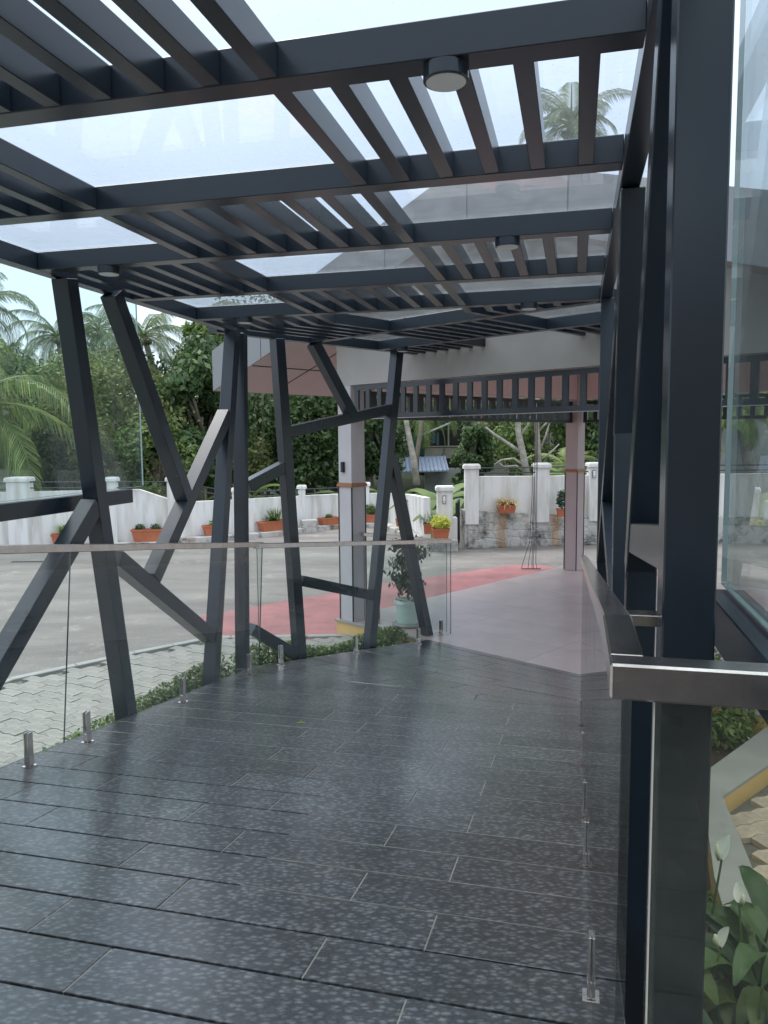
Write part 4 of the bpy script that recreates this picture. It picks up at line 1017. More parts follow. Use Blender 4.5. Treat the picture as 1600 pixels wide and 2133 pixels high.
def make_palm(label, crown_at, ground_z, crown, leafm, group='coconut palms beyond the wall', lean=(.6, .3), tr=.14):
    RV, RF, LV, LF = crown; c = np.array(crown_at, float); base = np.array([c[0]+lean[0], c[1]+lean[1], ground_z])
    t = thing('coconut_palm', label, 'palm', base, group)
    MB().tube([base, base*.6+c*.4+np.array([.1, 0, 0]), c], [tr*1.3, tr, tr*.75], 9).build('trunk', M['palebark'], t, smooth=True)
    obj('frond_stalk', [v+c for v in RV], RF, M['palmleaf'], t)
    o = obj('crown', [v+c for v in LV], LF, leafm, t)
    nuts = MB()
    for i in range(6):
        a = i*1.05; nuts.lathe(c+np.array([math.cos(a)*.22, math.sin(a)*.22, -.25]), [(.02, -.11), (.09, -.06), (.11, 0), (.08, .08), (.02, .12)], 8)
    nuts.build('coconut', M['leafolive'], t, smooth=True); return t

# ============================================================ VEGETATION BEHIND THE WALL
st0 = random.getstate()
cA = palm_crown(3.6, 20, 1.7, .95, .05, 52, .9, 1)
cB = palm_crown(2.9, 22, 1.5, .75, .05, 34, .7, 2)
cC = palm_crown(2.6, 20, 1.7, .70, .05, 30, .6, 3)
random.setstate(st0)
make_palm('big low coconut palm at the left edge with long feathery fronds', atY(-70, 850, 17.2), G, cA, M['palmleaf'], lean=(-.5, .5), tr=.17)
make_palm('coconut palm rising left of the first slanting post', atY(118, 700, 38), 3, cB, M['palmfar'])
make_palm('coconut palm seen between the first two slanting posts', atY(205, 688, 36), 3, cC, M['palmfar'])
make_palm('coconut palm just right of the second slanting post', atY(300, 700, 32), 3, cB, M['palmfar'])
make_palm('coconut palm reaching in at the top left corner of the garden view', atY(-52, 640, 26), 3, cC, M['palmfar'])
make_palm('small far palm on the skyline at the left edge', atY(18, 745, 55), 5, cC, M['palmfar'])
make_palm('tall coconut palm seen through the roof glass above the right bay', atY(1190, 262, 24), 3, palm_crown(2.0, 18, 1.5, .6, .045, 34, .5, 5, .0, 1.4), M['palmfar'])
cD = palm_crown(2.2, 15, 1.5, .7, .05, 34, .5, 8)
make_palm('palm with hanging fronds under the left of the front grille', atY(866, 838, 27), 0, cD, M['palmleaf'])
make_palm('young palm with spreading fronds behind the far column', atY(1178, 972, 19), G, palm_crown(1.1, 12, 1.3, .4, .035, 26, .3, 9), M['palmleaf'])
make_palm('palm crown seen through the right glass screen', atY(1540, 860, 16.6), G, palm_crown(1.0, 14, 1.5, .4, .04, 26, .5, 10), M['palmleaf'])

TG = 'trees crowding behind the boundary wall'
def tree_at(xp, yc, Y, w, h, leafm, label, n=8000, leaf=.17, **k):
    c = atY(xp, yc, Y); make_tree(label, (c[0], c[1], G if Y < 24 else 0), c[2]+h*.5-(G if Y < 24 else 0), w, h, M[leafm], n, leaf, group=TG, **k)
tree_at(420, 868, 19.5, 1.8, 3.4, 'leafdark', 'dark broadleaf tree standing just left of the paired posts', 9000, .20, clumps=34)
tree_at(428, 745, 20.5, 1.3, 1.5, 'leafmid', 'bright green treetop against the sky left of the paired posts', 3500, .20)
tree_at(475, 705, 24, 1.5, 1.8, 'leafmid', 'leafy tree filling the gap beside the eave', 3500, .2)
tree_at(235, 880, 19.0, 3.2, 2.8, 'leafolive', 'olive green bushy tree behind the glass screen', 9000, .13, clumps=34)
tree_at(330, 960, 18.2, 2.0, 1.6, 'leafmid', 'low bush tree over the wall between the slanting posts', 5000, .12)
tree_at(95, 960, 19.5, 2.8, 1.6, 'leafdark', 'dark low tree under the big palm fronds', 6000, .15)
tree_at(170, 850, 30, 4.5, 3.5, 'leafmid', 'round mid green tree below the far palms', 7000, .2)
tree_at(40, 850, 33, 6, 3.5, 'leafdark', 'dark tree mass behind the big palm', 7000, .22)
tree_at(290, 850, 31, 4.5, 4.0, 'leafdark', 'dark tree behind the second slanting post', 7000, .22)
tree_at(20, 800, 48, 7, 3.5, 'leafdark', 'far dark tree on the left skyline', 5000, .3)
tree_at(120, 815, 46, 8, 4, 'leafolive', 'far olive tree on the skyline', 5000, .3)
tree_at(245, 830, 44, 8, 5.5, 'leafdark', 'far tree on the skyline between the posts', 5000, .3)
tree_at(540, 880, 22, 3.6, 4.2, 'leafdark', 'tall dark tree behind the paired posts', 11000, .17, barkm='palebark', clumps=40)
tree_at(640, 900, 23, 3.2, 3.6, 'leafdark', 'dark drooping tree left of the near column', 11000, .17, clumps=36, droop=.6)
tree_at(690, 850, 26, 3.6, 3.5, 'leafmid', 'mid green tree directly behind the near column', 7000, .17)
tree_at(480, 960, 20.5, 2.0, 1.8, 'leafolive', 'olive bush over the wall by the corner post', 5000, .12)
tree_at(775, 880, 24, 2.1, 3.6, 'leafdark', 'dark tree right of the near column', 9000, .17, barkm='palebark')
tree_at(985, 950, 21, 1.0, 2.2, 'leafdark', 'dark narrow tree in front of the neighbouring house', 9000, .12, clumps=30)
tree_at(1088, 880, 25, 2.9, 3.2, 'leafmid', 'bare-limbed tree with pale forked trunk behind the tall wall', 7000, .17, barkm='palebark', trunk_r=.2, lean=(-.5, 0))
tree_at(1150, 900, 22, 3.0, 3.2, 'leafmid', 'pale trunked tree left of the far column', 8000, .16, barkm='palebark', trunk_r=.15)
tree_at(1240, 900, 21, 2.6, 3.4, 'leafdark', 'dark tree right of the far column', 8000, .15)
tree_at(1100, 820, 33, 7, 5, 'leafdark', 'tall dark tree mass far behind the portico', 9000, .25)
tree_at(920, 830, 40, 7, 5, 'leafdark', 'dark tree above the neighbouring house', 8000, .27)
tree_at(560, 800, 34, 8, 6, 'leafdark', 'large dark tree far behind the paired posts', 9000, .25)
tree_at(1340, 850, 26, 6, 4.5, 'leafdark', 'dark tree hidden partly by the right posts', 6000, .2)
tree_at(730, 830, 34, 7, 5, 'leafdark', 'large dark tree far behind the near column', 9000, .25)
# forked pale limbs in front of the foliage
fk4 = fk5 = None
fk = thing('bare_tree', 'pale bare branching tree leaning over the tall white wall', 'tree', atY(1090, 1000, 18.5))
def limb(pix, r, Y=18.5): MB().tube([atY(x, y, Y) for x, y in pix], list(np.linspace(r, r*.45, len(pix))), 7).build('branch', M['palebark' if fk is not fk5 and fk is not fk4 else 'bark'], fk, smooth=True)
limb([(1100, 1010), (1092, 960), (1080, 900), (1078, 850), (1065, 800)], .10); limb([(1088, 945), (1060, 925), (1030, 905), (1012, 890)], .05)
limb([(1092, 970), (1070, 955), (1045, 958), (1030, 968)], .035); limb([(1083, 910), (1100, 885), (1112, 850)], .04); limb([(1096, 985), (1075, 970), (1050, 972), (1036, 962)], .03)
fk2 = thing('bare_tree', 'slim pale trunked tree rising behind the wires near the far column', 'tree', atY(1122, 1000, 18.8))
fk = fk2; limb([(1124, 1000), (1120, 930), (1117, 860), (1122, 800)], .09, 18.8); limb([(1122, 960), (1145, 945), (1165, 925)], .03, 18.8); limb([(1120, 900), (1140, 880), (1160, 872)], .035, 18.8); limb([(1124, 940), (1136, 910), (1145, 880)], .03, 18.8)
fk3 = thing('bare_tree', 'pale mottled trunk standing right of the near column', 'tree', atY(862, 1000, 19.5)); fk = fk3
limb([(868, 1010), (862, 960), (852, 910), (843, 860), (838, 800)], .10, 19.5)
fk4 = thing('bare_tree', 'brown trunk beside the pale mottled trunk', 'tree', atY(872, 1000, 20.5)); fk = fk4
limb([(866, 1010), (868, 950), (876, 900), (880, 850)], .085, 20.5)
fk5 = thing('bare_tree', 'slender trunk behind the horizontal branch left of the near column', 'tree', atY(545, 1000, 18.5)); fk = fk5
limb([(545, 1040), (543, 960), (548, 900), (546, 800)], .07, 20.6); limb([(543, 980), (533, 900), (530, 850)], .04, 20.6)

# banana plants
def banana(label, base, n=8, L=1.4, seed=0):
    random.seed(seed); b = np.array(base, float); t = thing('banana_plant', label, 'plant', b)
    MB().tube([b, b+Zv*L*.5], [.07, .05], 8).build('stem', M['leafolive'], t, smooth=True)
    for i in range(n):
        az = i*2.4+random.uniform(-.3, .3); up = random.uniform(.5, 1.2); a = up; x = z = 0; P = []
        for k in range(7):
            P.append((x, z)); x += L/6*math.cos(a); z += L/6*math.sin(a); a -= .28
        V = []; F = []
        for k, (x, z) in enumerate(P):
            w = L*.16*math.sin(math.pi*(k+.6)/7.0)**.6
            d = np.array([math.cos(az), math.sin(az), 0]); s = np.array([-d[1], d[0], 0]); c = b+Zv*L*.45+d*x+Zv*z
            V += [c-s*w-Zv*w*.3, c, c+s*w-Zv*w*.3]
        for k in range(6):
            o_ = 3*k; F += [(o_, o_+1, o_+4, o_+3), (o_+1, o_+2, o_+5, o_+4)]
        obj('leaf', V, F, M['leafmid'], t, smooth=True)
st0 = random.getstate()
banana('broad leaved banana plant left of the tall wall', (*atY(915, 1000, 17.6)[:2], G), 9, 1.3, 3)
banana('banana plant at the foot of the tall wall end pillar', (*atY(940, 1020, 16.4)[:2], G), 7, 1.0, 4)
banana('banana plant behind the far column', (*atY(1185, 985, 17.0)[:2], G+.7), 6, .9, 5)
banana('banana plant behind the wall at left below the glass screen', (*atY(150, 1000, 18.3)[:2], G), 6, 1.3, 6)
banana('small banana plant behind the wall beside the near column', (*atY(725, 1000, 19.8)[:2], G), 6, 1.2, 7)
banana('banana plant behind the paired posts', (*atY(515, 990, 19.0)[:2], G), 5, 1.2, 8)
random.setstate(st0)

# neighbouring houses
H1 = thing('house', 'old house with a washing balcony and blue sheet roof beyond the wall', 'house', (2.2, 27, 0))
def pxbox(x0, y0, x1, y1, Y, dep, name, m, parent):
    a = atY(x0, y1, Y); b = atY(x1, y0, Y); return MB().abox(a[0], b[0], Y, Y+dep, a[2], b[2]).build(name, m, parent)
pxbox(872, 895, 1060, 1010, 28.2, 3, 'room', M['darkroom'], H1)
pxbox(886, 932, 1000, 955, 26.9, .12, 'balcony_wall', M['housewall'], H1)
pxbox(886, 928, 1000, 931.5, 26.85, .2, 'coping', M['housewall'], H1)
for x in (890, 933, 965): pxbox(x, 885, x+3, 928, 27.0, .06, 'balcony_post', M['housewall'], H1)
pxbox(1010, 900, 1060, 1000, 27.5, .2, 'wall', M['housewall'], H1)
pxbox(885, 975, 960, 1040, 25.5, .2, 'wall', M['greycon'], H1)
a, b = atY(832, 953, 26), atY(928, 950, 26); MB().add([a, b, b+np.array([0, -1.4, -.42]), a+np.array([0, -1.4, -.42])]+[v-Zv*.04 for v in (a, b, b+np.array([0, -1.4, -.42]), a+np.array([0, -1.4, -.42]))], [(0, 1, 2, 3), (7, 6, 5, 4), (0, 4, 5, 1), (1, 5, 6, 2), (2, 6, 7, 3), (3, 7, 4, 0)]).build('sheet_roof', M['blueroof'], H1)
rb_ = MB()
for i in range(12):
    p = a+(b-a)*(i+.5)/12; rb_.tube([p+Zv*.015, p+np.array([0, -1.4, -.405])], .02, 4)
rb_.build('roof_rib', M['blueroof'], H1)
MB().tube([atY(836, 920, 26.5), atY(885, 903, 26.5), atY(938, 881, 26.5)], .035, 5).build('roof_edge', M['white'], H1)
MB().tube([atY(836, 912, 26.8), atY(876, 905, 26.8)], .03, 5).build('roof_edge', M['white'], H1)
tag(pxbox(856, 905, 869, 950, 26.4, .04, 'net_curtain', M['netgreen'], None), 'green net sheet hanging beside the washing balcony', 'net')
tag(pxbox(874, 902, 884, 948, 26.7, .04, 'net_curtain', M['netgreen'], None), 'narrow green net nearest the balcony corner', 'net')
for i, (x, w_, h, m_) in enumerate(((904, 6, 22, 'cloth2'), (912, 5, 26, 'cloth2'), (919, 6, 20, 'cloth1'), (926, 5, 24, 'cloth1'), (898, 4, 16, 'cloth1'))):
    tag(pxbox(x-w_/2, 901, x+w_/2, 901+h, 27.1, .03, 'garment', M[m_], None), ['grey garment third from the left on the washing line', 'long grey garment in the middle of the washing line', 'short black garment right of the grey ones on the line', 'black garment at the right end of the washing line', 'small dark garment at the left end of the line'][i], 'clothes', 'washing on the balcony line')
H2 = thing('house', 'house with a red tiled roof showing between the trees', 'house', (4.5, 33, 0))
a, b = atY(985, 890, 33), atY(1062, 893, 33); c_, d_ = atY(1040, 855, 35), atY(1000, 853, 35)
MB().add([a, b, c_, d_]+[v-Zv*.1 for v in (a, b, c_, d_)], [(0, 1, 2, 3), (7, 6, 5, 4), (0, 4, 5, 1), (1, 5, 6, 2), (2, 6, 7, 3), (3, 7, 4, 0)]).build('roof', M['tilered'], H2)
tr_ = MB()
for i in range(14):
    for j in range(7):
        u = (i+.5+(.5 if j % 2 else 0))/14.5; v = (j+.5)/7; p = (a*(1-u)+b*u)*(1-v)+(d_*(1-u)+c_*u)*v
        tr_.box(p+Zv*.03, (1, 0, 0), (0, .7, .7), (0, -.7, .7), .05, .16, .02)
tr_.build('roof_tile', M['tilered'], H2, kind='stuff')
pxbox(1000, 897, 1055, 960, 33.5, 2, 'wall', M['housewall'], H2)
st0 = random.getstate()

# ============================================================ PLANTERS
def blades(c, n, L, w, leafm, spread=1.0, seed=0, name='foliage', parent=None, arch=1.5):
    r = random.Random(seed); V = []; F = []
    for i in range(n):
        az = r.uniform(0, 2*math.pi); a = r.uniform(.5, 1.45)*(1 if spread <= 1 else 1/spread); l = L*r.uniform(.7, 1.1); x = z = 0; ox = r.uniform(-.5, .5)*w*8
        d = np.array([math.cos(az), math.sin(az), 0]); s = np.array([-d[1], d[0], 0]); b0 = len(V); K = 5
        for k in range(K+1):
            ww = w*(1-(k/K)**2)*.5+.0005; p = np.array(c)+d*x+Zv*z+np.array([ox, 0, 0])
            V += [p-s*ww, p+s*ww]; x += l/K*math.cos(a); z += l/K*math.sin(a); a -= arch/K
        for k in range(K): F.append((b0+2*k, b0+2*k+1, b0+2*k+3, b0+2*k+2))
    return obj(name, V, F, leafm, parent)
def trough(c, L, W_, H, parent, ang=0):
    u = np.array([math.cos(ang), math.sin(ang), 0]); v = np.array([-u[1], u[0], 0]); c = np.array(c, float)
    def rect(l, w, z): return [c+u*sx*l/2+v*sy*w/2+Zv*z for sx, sy in ((-1, -1), (1, -1), (1, 1), (-1, 1))]
    V = rect(L*.82, W_*.8, 0)+rect(L*.97, W_*.96, H*.84)+rect(L*1.03, W_*1.04, H*.84)+rect(L*1.03, W_*1.04, H)+rect(L*.95, W_*.93, H)+rect(L*.93, W_*.9, H*.9)
    F = [(3, 2, 1, 0)]
    for k in range(5): F += [(4*k+i, 4*k+(i+1) % 4, 4*k+4+(i+1) % 4, 4*k+4+i) for i in range(4)]
    p = obj('trough', V, F, M['terra'], parent)
    obj('soil', rect(L*.93, W_*.9, H*.9+.001), [(0, 1, 2, 3)], M['soil'], p); return p
def bushlet(c, R, n, leafm, leaf, parent, seed=0, flat=.8):
    V, F = clump_leaves([np.array(c)+Zv*R*.5]*1+[np.array(c)+np.array([R*.5*math.cos(a), R*.3*math.sin(a), R*(.4+.3*(i % 2))]) for i, a in enumerate((0, 2, 4))], [R, R*.6, R*.6, R*.6], [n//2, n//6, n//6, n//6], leaf, .55, .2, flat)
    return obj('foliage', V, F, leafm, parent)
def planter(xp, ybot, wpx, kind, label, D=None, z=None, hpx=None):
    if z is None: z = G+.11
    ang_ = 0.0
    if D is None:      # standing on the ledge, parallel to that stretch of wall
        w0 = at_px(xp, low); sg_ = min(range(len(low)-1), key=lambda i: abs(np.linalg.norm(np.array(low[i])-w0)+np.linalg.norm(np.array(low[i+1])-w0)-np.linalg.norm(np.array(low[i+1])-np.array(low[i]))))
        uu = np.array(low[sg_+1])-np.array(low[sg_]); uu /= np.linalg.norm(uu); ang_ = math.atan2(uu[1], uu[0])
        p = np.array([w0[0]+uu[1]*.16, w0[1]-uu[0]*.16, z]); wpx = wpx*1.15/max(.5, abs(math.cos(ang_)))
    else: p = atY(xp, ybot, D)
    wd = wpx*(p@fwd if False else p[1])/FPX; H = (hpx or 20)*p[1]/FPX
    t = thing('planter', label, 'planter', p, 'terracotta planters along the walls')
    trough(p, wd, min(.22, wd*.7), H, t, ang_); c = p+Zv*H*.9; sd_ = int(xp)
    if kind == 'spider': blades(c, 90, .38, .02, M['leaflime'], seed=sd_, parent=t)
    if kind == 'twobush':
        for s in (-1, 1): bushlet(c+np.array([s*wd*.25, 0, 0]), .11, 260, M['leafdark'], .045, t)
    if kind == 'lime': bushlet(c, .11, 220, M['leaflime'], .06, t)
    if kind == 'strap': blades(c, 60, .42, .03, M['leafmid'], seed=sd_, parent=t, arch=1.1)
    if kind == 'small': bushlet(c, .09, 160, M['leafmid'], .05, t)
    if kind == 'bush': bushlet(c+Zv*.05, .18, 420, M['leafmid'], .06, t)
    if kind == 'grey': blades(c, 60, .36, .022, M['greyleaf'], seed=sd_, parent=t, arch=.9)
    if kind == 'yellow': bushlet(c+Zv*.04, .19, 380, M['leafyellow'], .075, t); blades(c, 40, .3, .02, M['leafyellow'], seed=sd_, parent=t, arch=1.0)
    if kind == 'cream': blades(c-np.array([wd*.2, 0, 0]), 50, .3, .022, M['leafcream'], seed=sd_, parent=t, arch=1.9); blades(c+np.array([wd*.2, 0, 0]), 50, .3, .022, M['leafcream'], seed=sd_+1, parent=t, arch=1.9)
    if kind == 'dark': bushlet(c+Zv*.1, .13, 240, M['figleaf'], .06, t, flat=1.3); bushlet(c+Zv*.25, .10, 120, M['figleaf'], .06, t)
    return t
planter(128, 1141, 42, 'spider', 'terracotta planter of lime spider plant, farthest left by the wall', z=G+.05, hpx=24)
planter(305, 1130, 56, 'twobush', 'long terracotta trough with two small round bushes', z=G+.05, hpx=26)
planter(438, 1115, 36, 'lime', 'terracotta planter with lime bushlets, seen left of the paired posts', hpx=22)
planter(560, 1103, 48, 'strap', 'terracotta planter with long strappy green leaves between two posts', hpx=21)
planter(675, 1090, 30, 'small', 'small terracotta planter with low green plant left of the near column', hpx=15)
planter(775, 1089, 24, 'bush', 'terracotta planter with leafy bush just right of the near column', hpx=17)
planter(834, 1096, 20, 'small', 'small terracotta planter between the crossing posts', hpx=16, D=17.2)
planter(893, 1112, 22, 'grey', 'brown planter with grey spiky leaves behind the yellow plant', hpx=22, D=14.9)
planter(918, 1121, 36, 'yellow', 'terracotta planter with yellow green foliage before the gate pillar', hpx=21, D=14.35)
planter(1055, 1068, 38, 'cream', 'terracotta planter of cream striped spider plants on the stone base', hpx=16, D=14.85)
planter(1171, 1076, 22, 'dark', 'terracotta planter with dark upright plant left of the far column', hpx=17, D=14.95)

# weeping fig in mint pot on the portico floor
fp = onz(850, 1302, 0); fg = thing('potted_fig', 'weeping fig in a mint green pot on the portico floor', 'potted plant', fp)
MB().lathe(fp+Zv*.006, [(.085, 0), (.165, .004), (.17, .02), (.16, .022)], 30).build('saucer', M['kerb'], fg)
pot = MB().lathe(fp+Zv*.012, [(.100, 0), (.108, .02), (.112, .025), (.130, .225), (.148, .230), (.150, .262), (.138, .264), (.130, .235), (.05, .23)], 36).build('pot', M['mint'], fg, smooth=False)
MB().lathe(fp+Zv*.245, [(.13, 0), (.02, .012)], 20).build('soil', M['soil'], pot)
rk = MB()
for i in range(26):
    a = random.uniform(0, 6.28); r_ = random.uniform(0, .115); rk.lathe(fp+np.array([math.cos(a)*r_, math.sin(a)*r_, .262]), [(.004, -.01), (.016, 0), (.012, .011), (.003, .015)], 6)
rk.build('pebble', M['pebble'], fg, smooth=True)
MB().tube([fp+Zv*.25, fp+np.array([.01, 0, .55]), fp+np.array([-.01, 0, .9])], [.014, .01, .005], 6).build('stem', M['bark'], fg)
tw = MB(); C_ = []
for i in range(46):
    z = random.uniform(.42, .98); a = random.uniform(0, 6.28); r_ = .24*math.sin(math.pi*min(1, max(0.05, (z-.30)/.80)))**.7*random.uniform(.5, 1.05)
    p = fp+np.array([math.cos(a)*r_, math.sin(a)*r_, z]); tw.tube([fp+Zv*(z-.12), (fp+Zv*z+p)/2+Zv*.05, p], [.004, .003, .0015], 4)
    for j in range(18):
        k = random.uniform(.35, 1.05); C_.append(fp+Zv*(z-.1)*(1-k)+ (p-fp)*k+np.array([random.gauss(0, .02), random.gauss(0, .02), -random.uniform(0, .09)]))
tw.build('twig', M['bark'], fg)
C_ = np.array(C_); N_ = rng.normal(size=C_.shape); N_[:, 2] *= .4; N_ /= np.linalg.norm(N_, axis=1, keepdims=True)
V, F = leaf_quads(C_, N_, .055, .5, droop=1.4); obj('foliage', V, F, M['figleaf'], fg)

# hedges outside the ramp edge, with small white flowers
def hedge(name, label, pathfn, n, leafm, leaf, flowers=0):
    V = []; C_ = []; N_ = []
    for i in range(n):
        s = random.random(); p, w, h = pathfn(s); a = random.gauss(0, .38)
        hh = h*(1-abs(a)**1.5)*random.uniform(.55, 1.08)
        C_.append(p+w*max(-1, min(1, a*1.4))+Zv*hh); N_.append(np.array([random.gauss(0, .6), random.gauss(0, .6), 1]))
    C_ = np.array(C_); N_ = np.array(N_); N_ /= np.linalg.norm(N_, axis=1, keepdims=True)
    V, F = leaf_quads(C_, N_, leaf, .5, droop=.2); mi = np.zeros(len(F), int)
    if flowers: mi[rng.choice(len(F), flowers, replace=False)] = 1
    o = obj(name, V, F, [leafm, M['flower']], kind='stuff', midx=mi); o['label'] = label; o['category'] = 'hedge'; return o
def h1(s):
    t = 3.2+2.1*s; return P1(t, -2.62, G), n1*.20, (ZA-SL*t-G)+(-.13 + .22*s)
def h2(s):
    q = 3.5+2.0*s; return P2(q, -5.08, G), n2*.17, (z2(q, -4.8)-G)+.04+.05*math.sin(s*9)
hedge('flowering_hedge', 'low green hedge with white flowers along the ramp before the corner post', h1, 15000, M['leafmid'], .032, 170)
hedge('leafy_hedge', 'dark green low hedge along the ramp between the last posts', h2, 9000, M['leafmid'], .038, 12)
gb = onz(843, 1313, 0); tag(MB().lathe(gb-Zv*.06, [(.004, -.032), (.026, -.02), (.034, 0), (.026, .022), (.004, .034)], 16).build('globe_light', M['white'], None, smooth=True), 'small white globe light in the hedge by the mint pot', 'light')

# ============================================================ GARDEN ON THE RIGHT
KZ = G+.14
k_in = [onz(x, y, KZ) for x, y in ((1700, 1440), (1465, 1610), (1468, 1680), (1488, 1825), (1560, 2080))]
k_out = [onz(x, y, KZ) for x, y in ((1700, 1525), (1506, 1658), (1507, 1662), (1600, 1886), (1690, 2080))]
gk = thing('garden_kerb', 'angled grey garden kerb with ochre side around the lily bed', 'kerb', k_in[1])
for i in (0, 2, 3):
    j = i+1
    a0, a1, b0, b1 = k_in[i if i else 0], k_in[j], k_out[i if i else 0], k_out[j]
    MB().prism([a0, a1, b1, b0], (0, 0, -.02)).build('coping', M['kerb'], gk)
    MB().prism([a0*[1, 1, 0]+Zv*(KZ-.0205), a1*[1, 1, 0]+Zv*(KZ-.0205), b1*[1, 1, 0]+Zv*(KZ-.0205), b0*[1, 1, 0]+Zv*(KZ-.0205)], (0, 0, -.25)).build('side_face', M['ochre'], gk)
MB().prism([k_in[1], k_in[2], k_out[2], k_out[1]], (0, 0, -.0195)).build('coping', M['kerb'], gk)
structure(sheet('garden_bed', [tuple(P1(.75, .2, 0)[:2]), tuple(P1(11, .5, 0)[:2]), (5.5, 9.0), (5.5, 1.0), tuple(P1(.3, 3, 0)[:2])], G+.002, M['soil']))
gpv = structure(obj('garden_paving', [(*k_out[0][:2], G+.01), (*k_out[1][:2], G+.01), (*k_out[3][:2], G+.01), (*k_out[4][:2], G+.01), (5.4, 1.2, G+.01), (5.4, 5, G+.01)], [tuple(range(6))], M['joint']))
polyR = [tuple(k_out[0][:2]-[.0, 0.04]), tuple(k_out[1][:2]-[.03, .0]), tuple(k_out[3][:2]-[.03, 0]), tuple(k_out[4][:2]-[.03, 0]), (5.4, 1.2), (5.4, 5)]
lay(polyR, pmw, M['paverw'], rad(20), gpv, G+.01, lambda p: math.hypot(p[0]-1.8, p[1]-3.6), 220)
# shrubs beyond the kerb
def shrub(label, c, R, leafm, n, leaf, name='shrub', fl=0):
    t = thing(name, label, 'shrub', c); cs = [np.array(c)+np.array([random.uniform(-R, R), random.uniform(-R, R)*.7, random.uniform(.3, .9)*R*.7]) for _ in range(9)]
    V, F = clump_leaves(cs, [R*.55]*9, [n//9]*9, leaf, .5, .2); mi = np.zeros(len(F), int)
    if fl: mi[rng.choice(len(F), fl, replace=False)] = 1
    obj('foliage', V, F, [leafm, M['flower']], t, midx=mi)
    MB().tube([np.array(c), np.array(c)+Zv*R*.5], [.02, .01], 5).build('stem', M['bark'], t)
for i, (x, y) in enumerate(((1500, 1530), (1570, 1490), (1650, 1470), (1480, 1480), (1560, 1440))):
    shrub(['dark shrub right below the handrail beside the near post', 'dark shrub next to the kerb corner at the right edge', 'dark shrub leaving the right edge of the frame', 'dark shrub half hidden behind the near post', 'dark shrub farthest back on the right'][i], onz(x, y, G), .34, M['leafdark'] if i % 2 else M['leafmid'], 2600, .045, fl=12)
shrub('feathery shrub with tiny white flowers against the right glass', onz(1458, 1730, G), .10, M['leafmid'], 1400, .028, 'flowering_shrub', 60)
shrub('second feathery flowering shrub lower by the post', onz(1450, 1900, G), .10, M['leafmid'], 1200, .028, 'flowering_shrub', 40)
# pebble pot
pp = onz(1500, 1392, G+.2); pb = thing('pebble_bowl', 'round mint bowl filled with pebbles behind the near post', 'bowl', pp)
MB().lathe(pp-Zv*.2, [(.16, 0), (.26, .18), (.29, .2), (.27, .22), (.24, .18)], 30).build('bowl', M['mint'], pb)
rk = MB()
for i in range(60):
    a = random.uniform(0, 6.28); r_ = .22*math.sqrt(random.random()); rk.lathe(pp+np.array([math.cos(a)*r_, math.sin(a)*r_, .0]), [(.006, -.02), (.032, 0), (.025, .02), (.006, .028)], 7)
rk.build('pebble', M['pebble'], pb, smooth=True)

# peace lilies
def lily_leaf(base, az, elev, L, w, stem, parent, m, bend=1.2):
    d = np.array([math.cos(az), math.sin(az), 0]); s = np.array([-d[1], d[0], 0]); base = np.array(base)
    tip = base+d*stem*math.cos(elev)*.55+Zv*stem*math.sin(elev)
    K = 8; a = elev*.75; x = z = 0; V = []
    for k in range(K+1):
        f = k/K; ww = w*.5*(math.sin(math.pi*min(1, f*.94+.03))**.8)*(1-.25*f); p = tip+d*x+Zv*z; fold = ww*.35; rip = .004*math.sin(k*2.1+az*3)
        V += [p-s*ww+Zv*(fold+rip), p-s*ww*.5+Zv*fold*.45, p, p+s*ww*.5+Zv*fold*.45, p+s*ww+Zv*(fold-rip)]
        x += L/K*math.cos(a); z += L/K*math.sin(a); a -= bend/K*(1+f)
    F = [(5*k+j, 5*k+j+1, 5*k+6+j, 5*k+5+j) for k in range(K) for j in range(4)]
    lf_ = obj('leaf', V, F, m, parent, smooth=True)
    MB().tube([base, (base+tip)/2+d*.01, tip], [.006, .005, .004], 5).build('leaf_stalk', m, lf_)
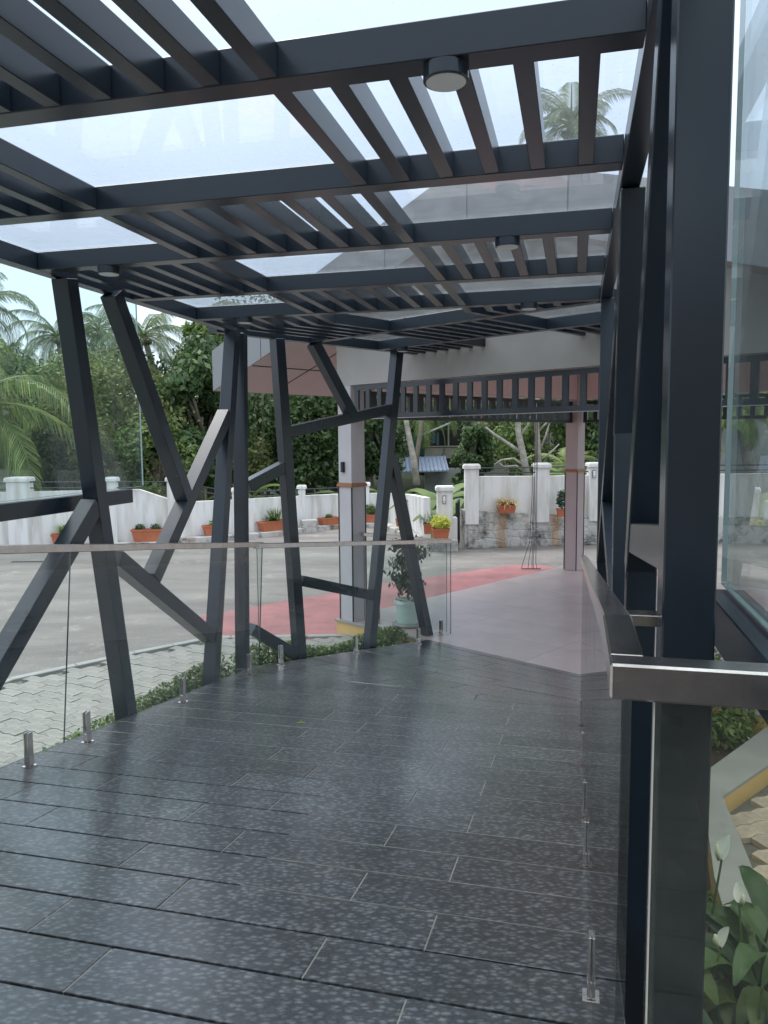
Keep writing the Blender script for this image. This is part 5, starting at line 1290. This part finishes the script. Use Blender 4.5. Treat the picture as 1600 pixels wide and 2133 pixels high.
def lily_flower(base, az, h, parent, size=.12):
    d = np.array([math.cos(az), math.sin(az), 0]); base = np.array(base); top = base+Zv*h+d*.05; s = np.array([-d[1], d[0], 0])
    stk = MB().tube([base, base+Zv*h*.6+d*.01, top], [.005, .0045, .004], 6).build('flower_stalk', M['lily'], parent)
    V = []; K = 7
    for k in range(K+1):
        f = k/K; ww = size*.34*math.sin(math.pi*min(1, f*.92+.05))**.75; p = top+Zv*size*f*.95+d*(size*.35*f)
        V += [p-s*ww-d*ww*.5, p-s*ww*.5-d*ww*.05, p, p+s*ww*.5-d*ww*.05, p+s*ww-d*ww*.5]
    obj('spathe', V, [(5*k+j, 5*k+j+1, 5*k+6+j, 5*k+5+j) for k in range(K) for j in range(4)], M['petal'], stk, smooth=True)
    MB().tube([top-d*.012, top+Zv*size*.3-d*.02, top+Zv*size*.62-d*.02], [.006, .008, .005], 8).build('spadix', M['spadix'], stk, smooth=True)
st0 = random.getstate(); random.seed(21)
def lily(label, base, n, Lr, az0=0, spread=6.28, stemr=(.25, .45)):
    t = thing('peace_lily', label, 'peace lily', base, 'peace lilies in the corner bed')
    for i in range(n):
        az = az0+spread*(i+random.random()*.6)/n
        lily_leaf(np.array(base)+np.array([random.gauss(0, .04), random.gauss(0, .04), 0]), az, random.uniform(.75, 1.35), random.uniform(*Lr), random.uniform(.07, .11), random.uniform(*stemr), t, M['lily'], random.uniform(1.0, 1.9))
    return t
b1 = onz(1600, 2180, .0); b1[2] = G
l1 = lily('large peace lily in the near right corner with broad glossy leaves', (1.22, 2.25, G+.10), 52, (.20, .30), stemr=(.22, .50))
l2 = lily('peace lily leaning out of the right edge of the frame', (1.47, 2.05, G+.02), 34, (.2, .3), stemr=(.25, .52))
l3 = lily('peace lily at the bottom edge beside the glass', (1.03, 2.0, G+.14), 30, (.2, .3), stemr=(.2, .44))
l4 = lily('peace lily behind the large one next to the kerb', (1.34, 2.50, G+.04), 26, (.16, .24), stemr=(.18, .34))
def fl_at(x, y, Y, par, h, az, size):
    p = atY(x, y, Y); lily_flower((p[0], p[1], p[2]-h), az, h, par, size)
fl_at(1478, 1795, 2.45, l1, .6, 0.3, .085); fl_at(1556, 1900, 2.3, l1, .5, 1.6, .06); fl_at(1588, 1850, 2.3, l2, .5, -.3, .06); fl_at(1470, 1975, 2.2, l3, .4, .1, .065)
random.setstate(st0)
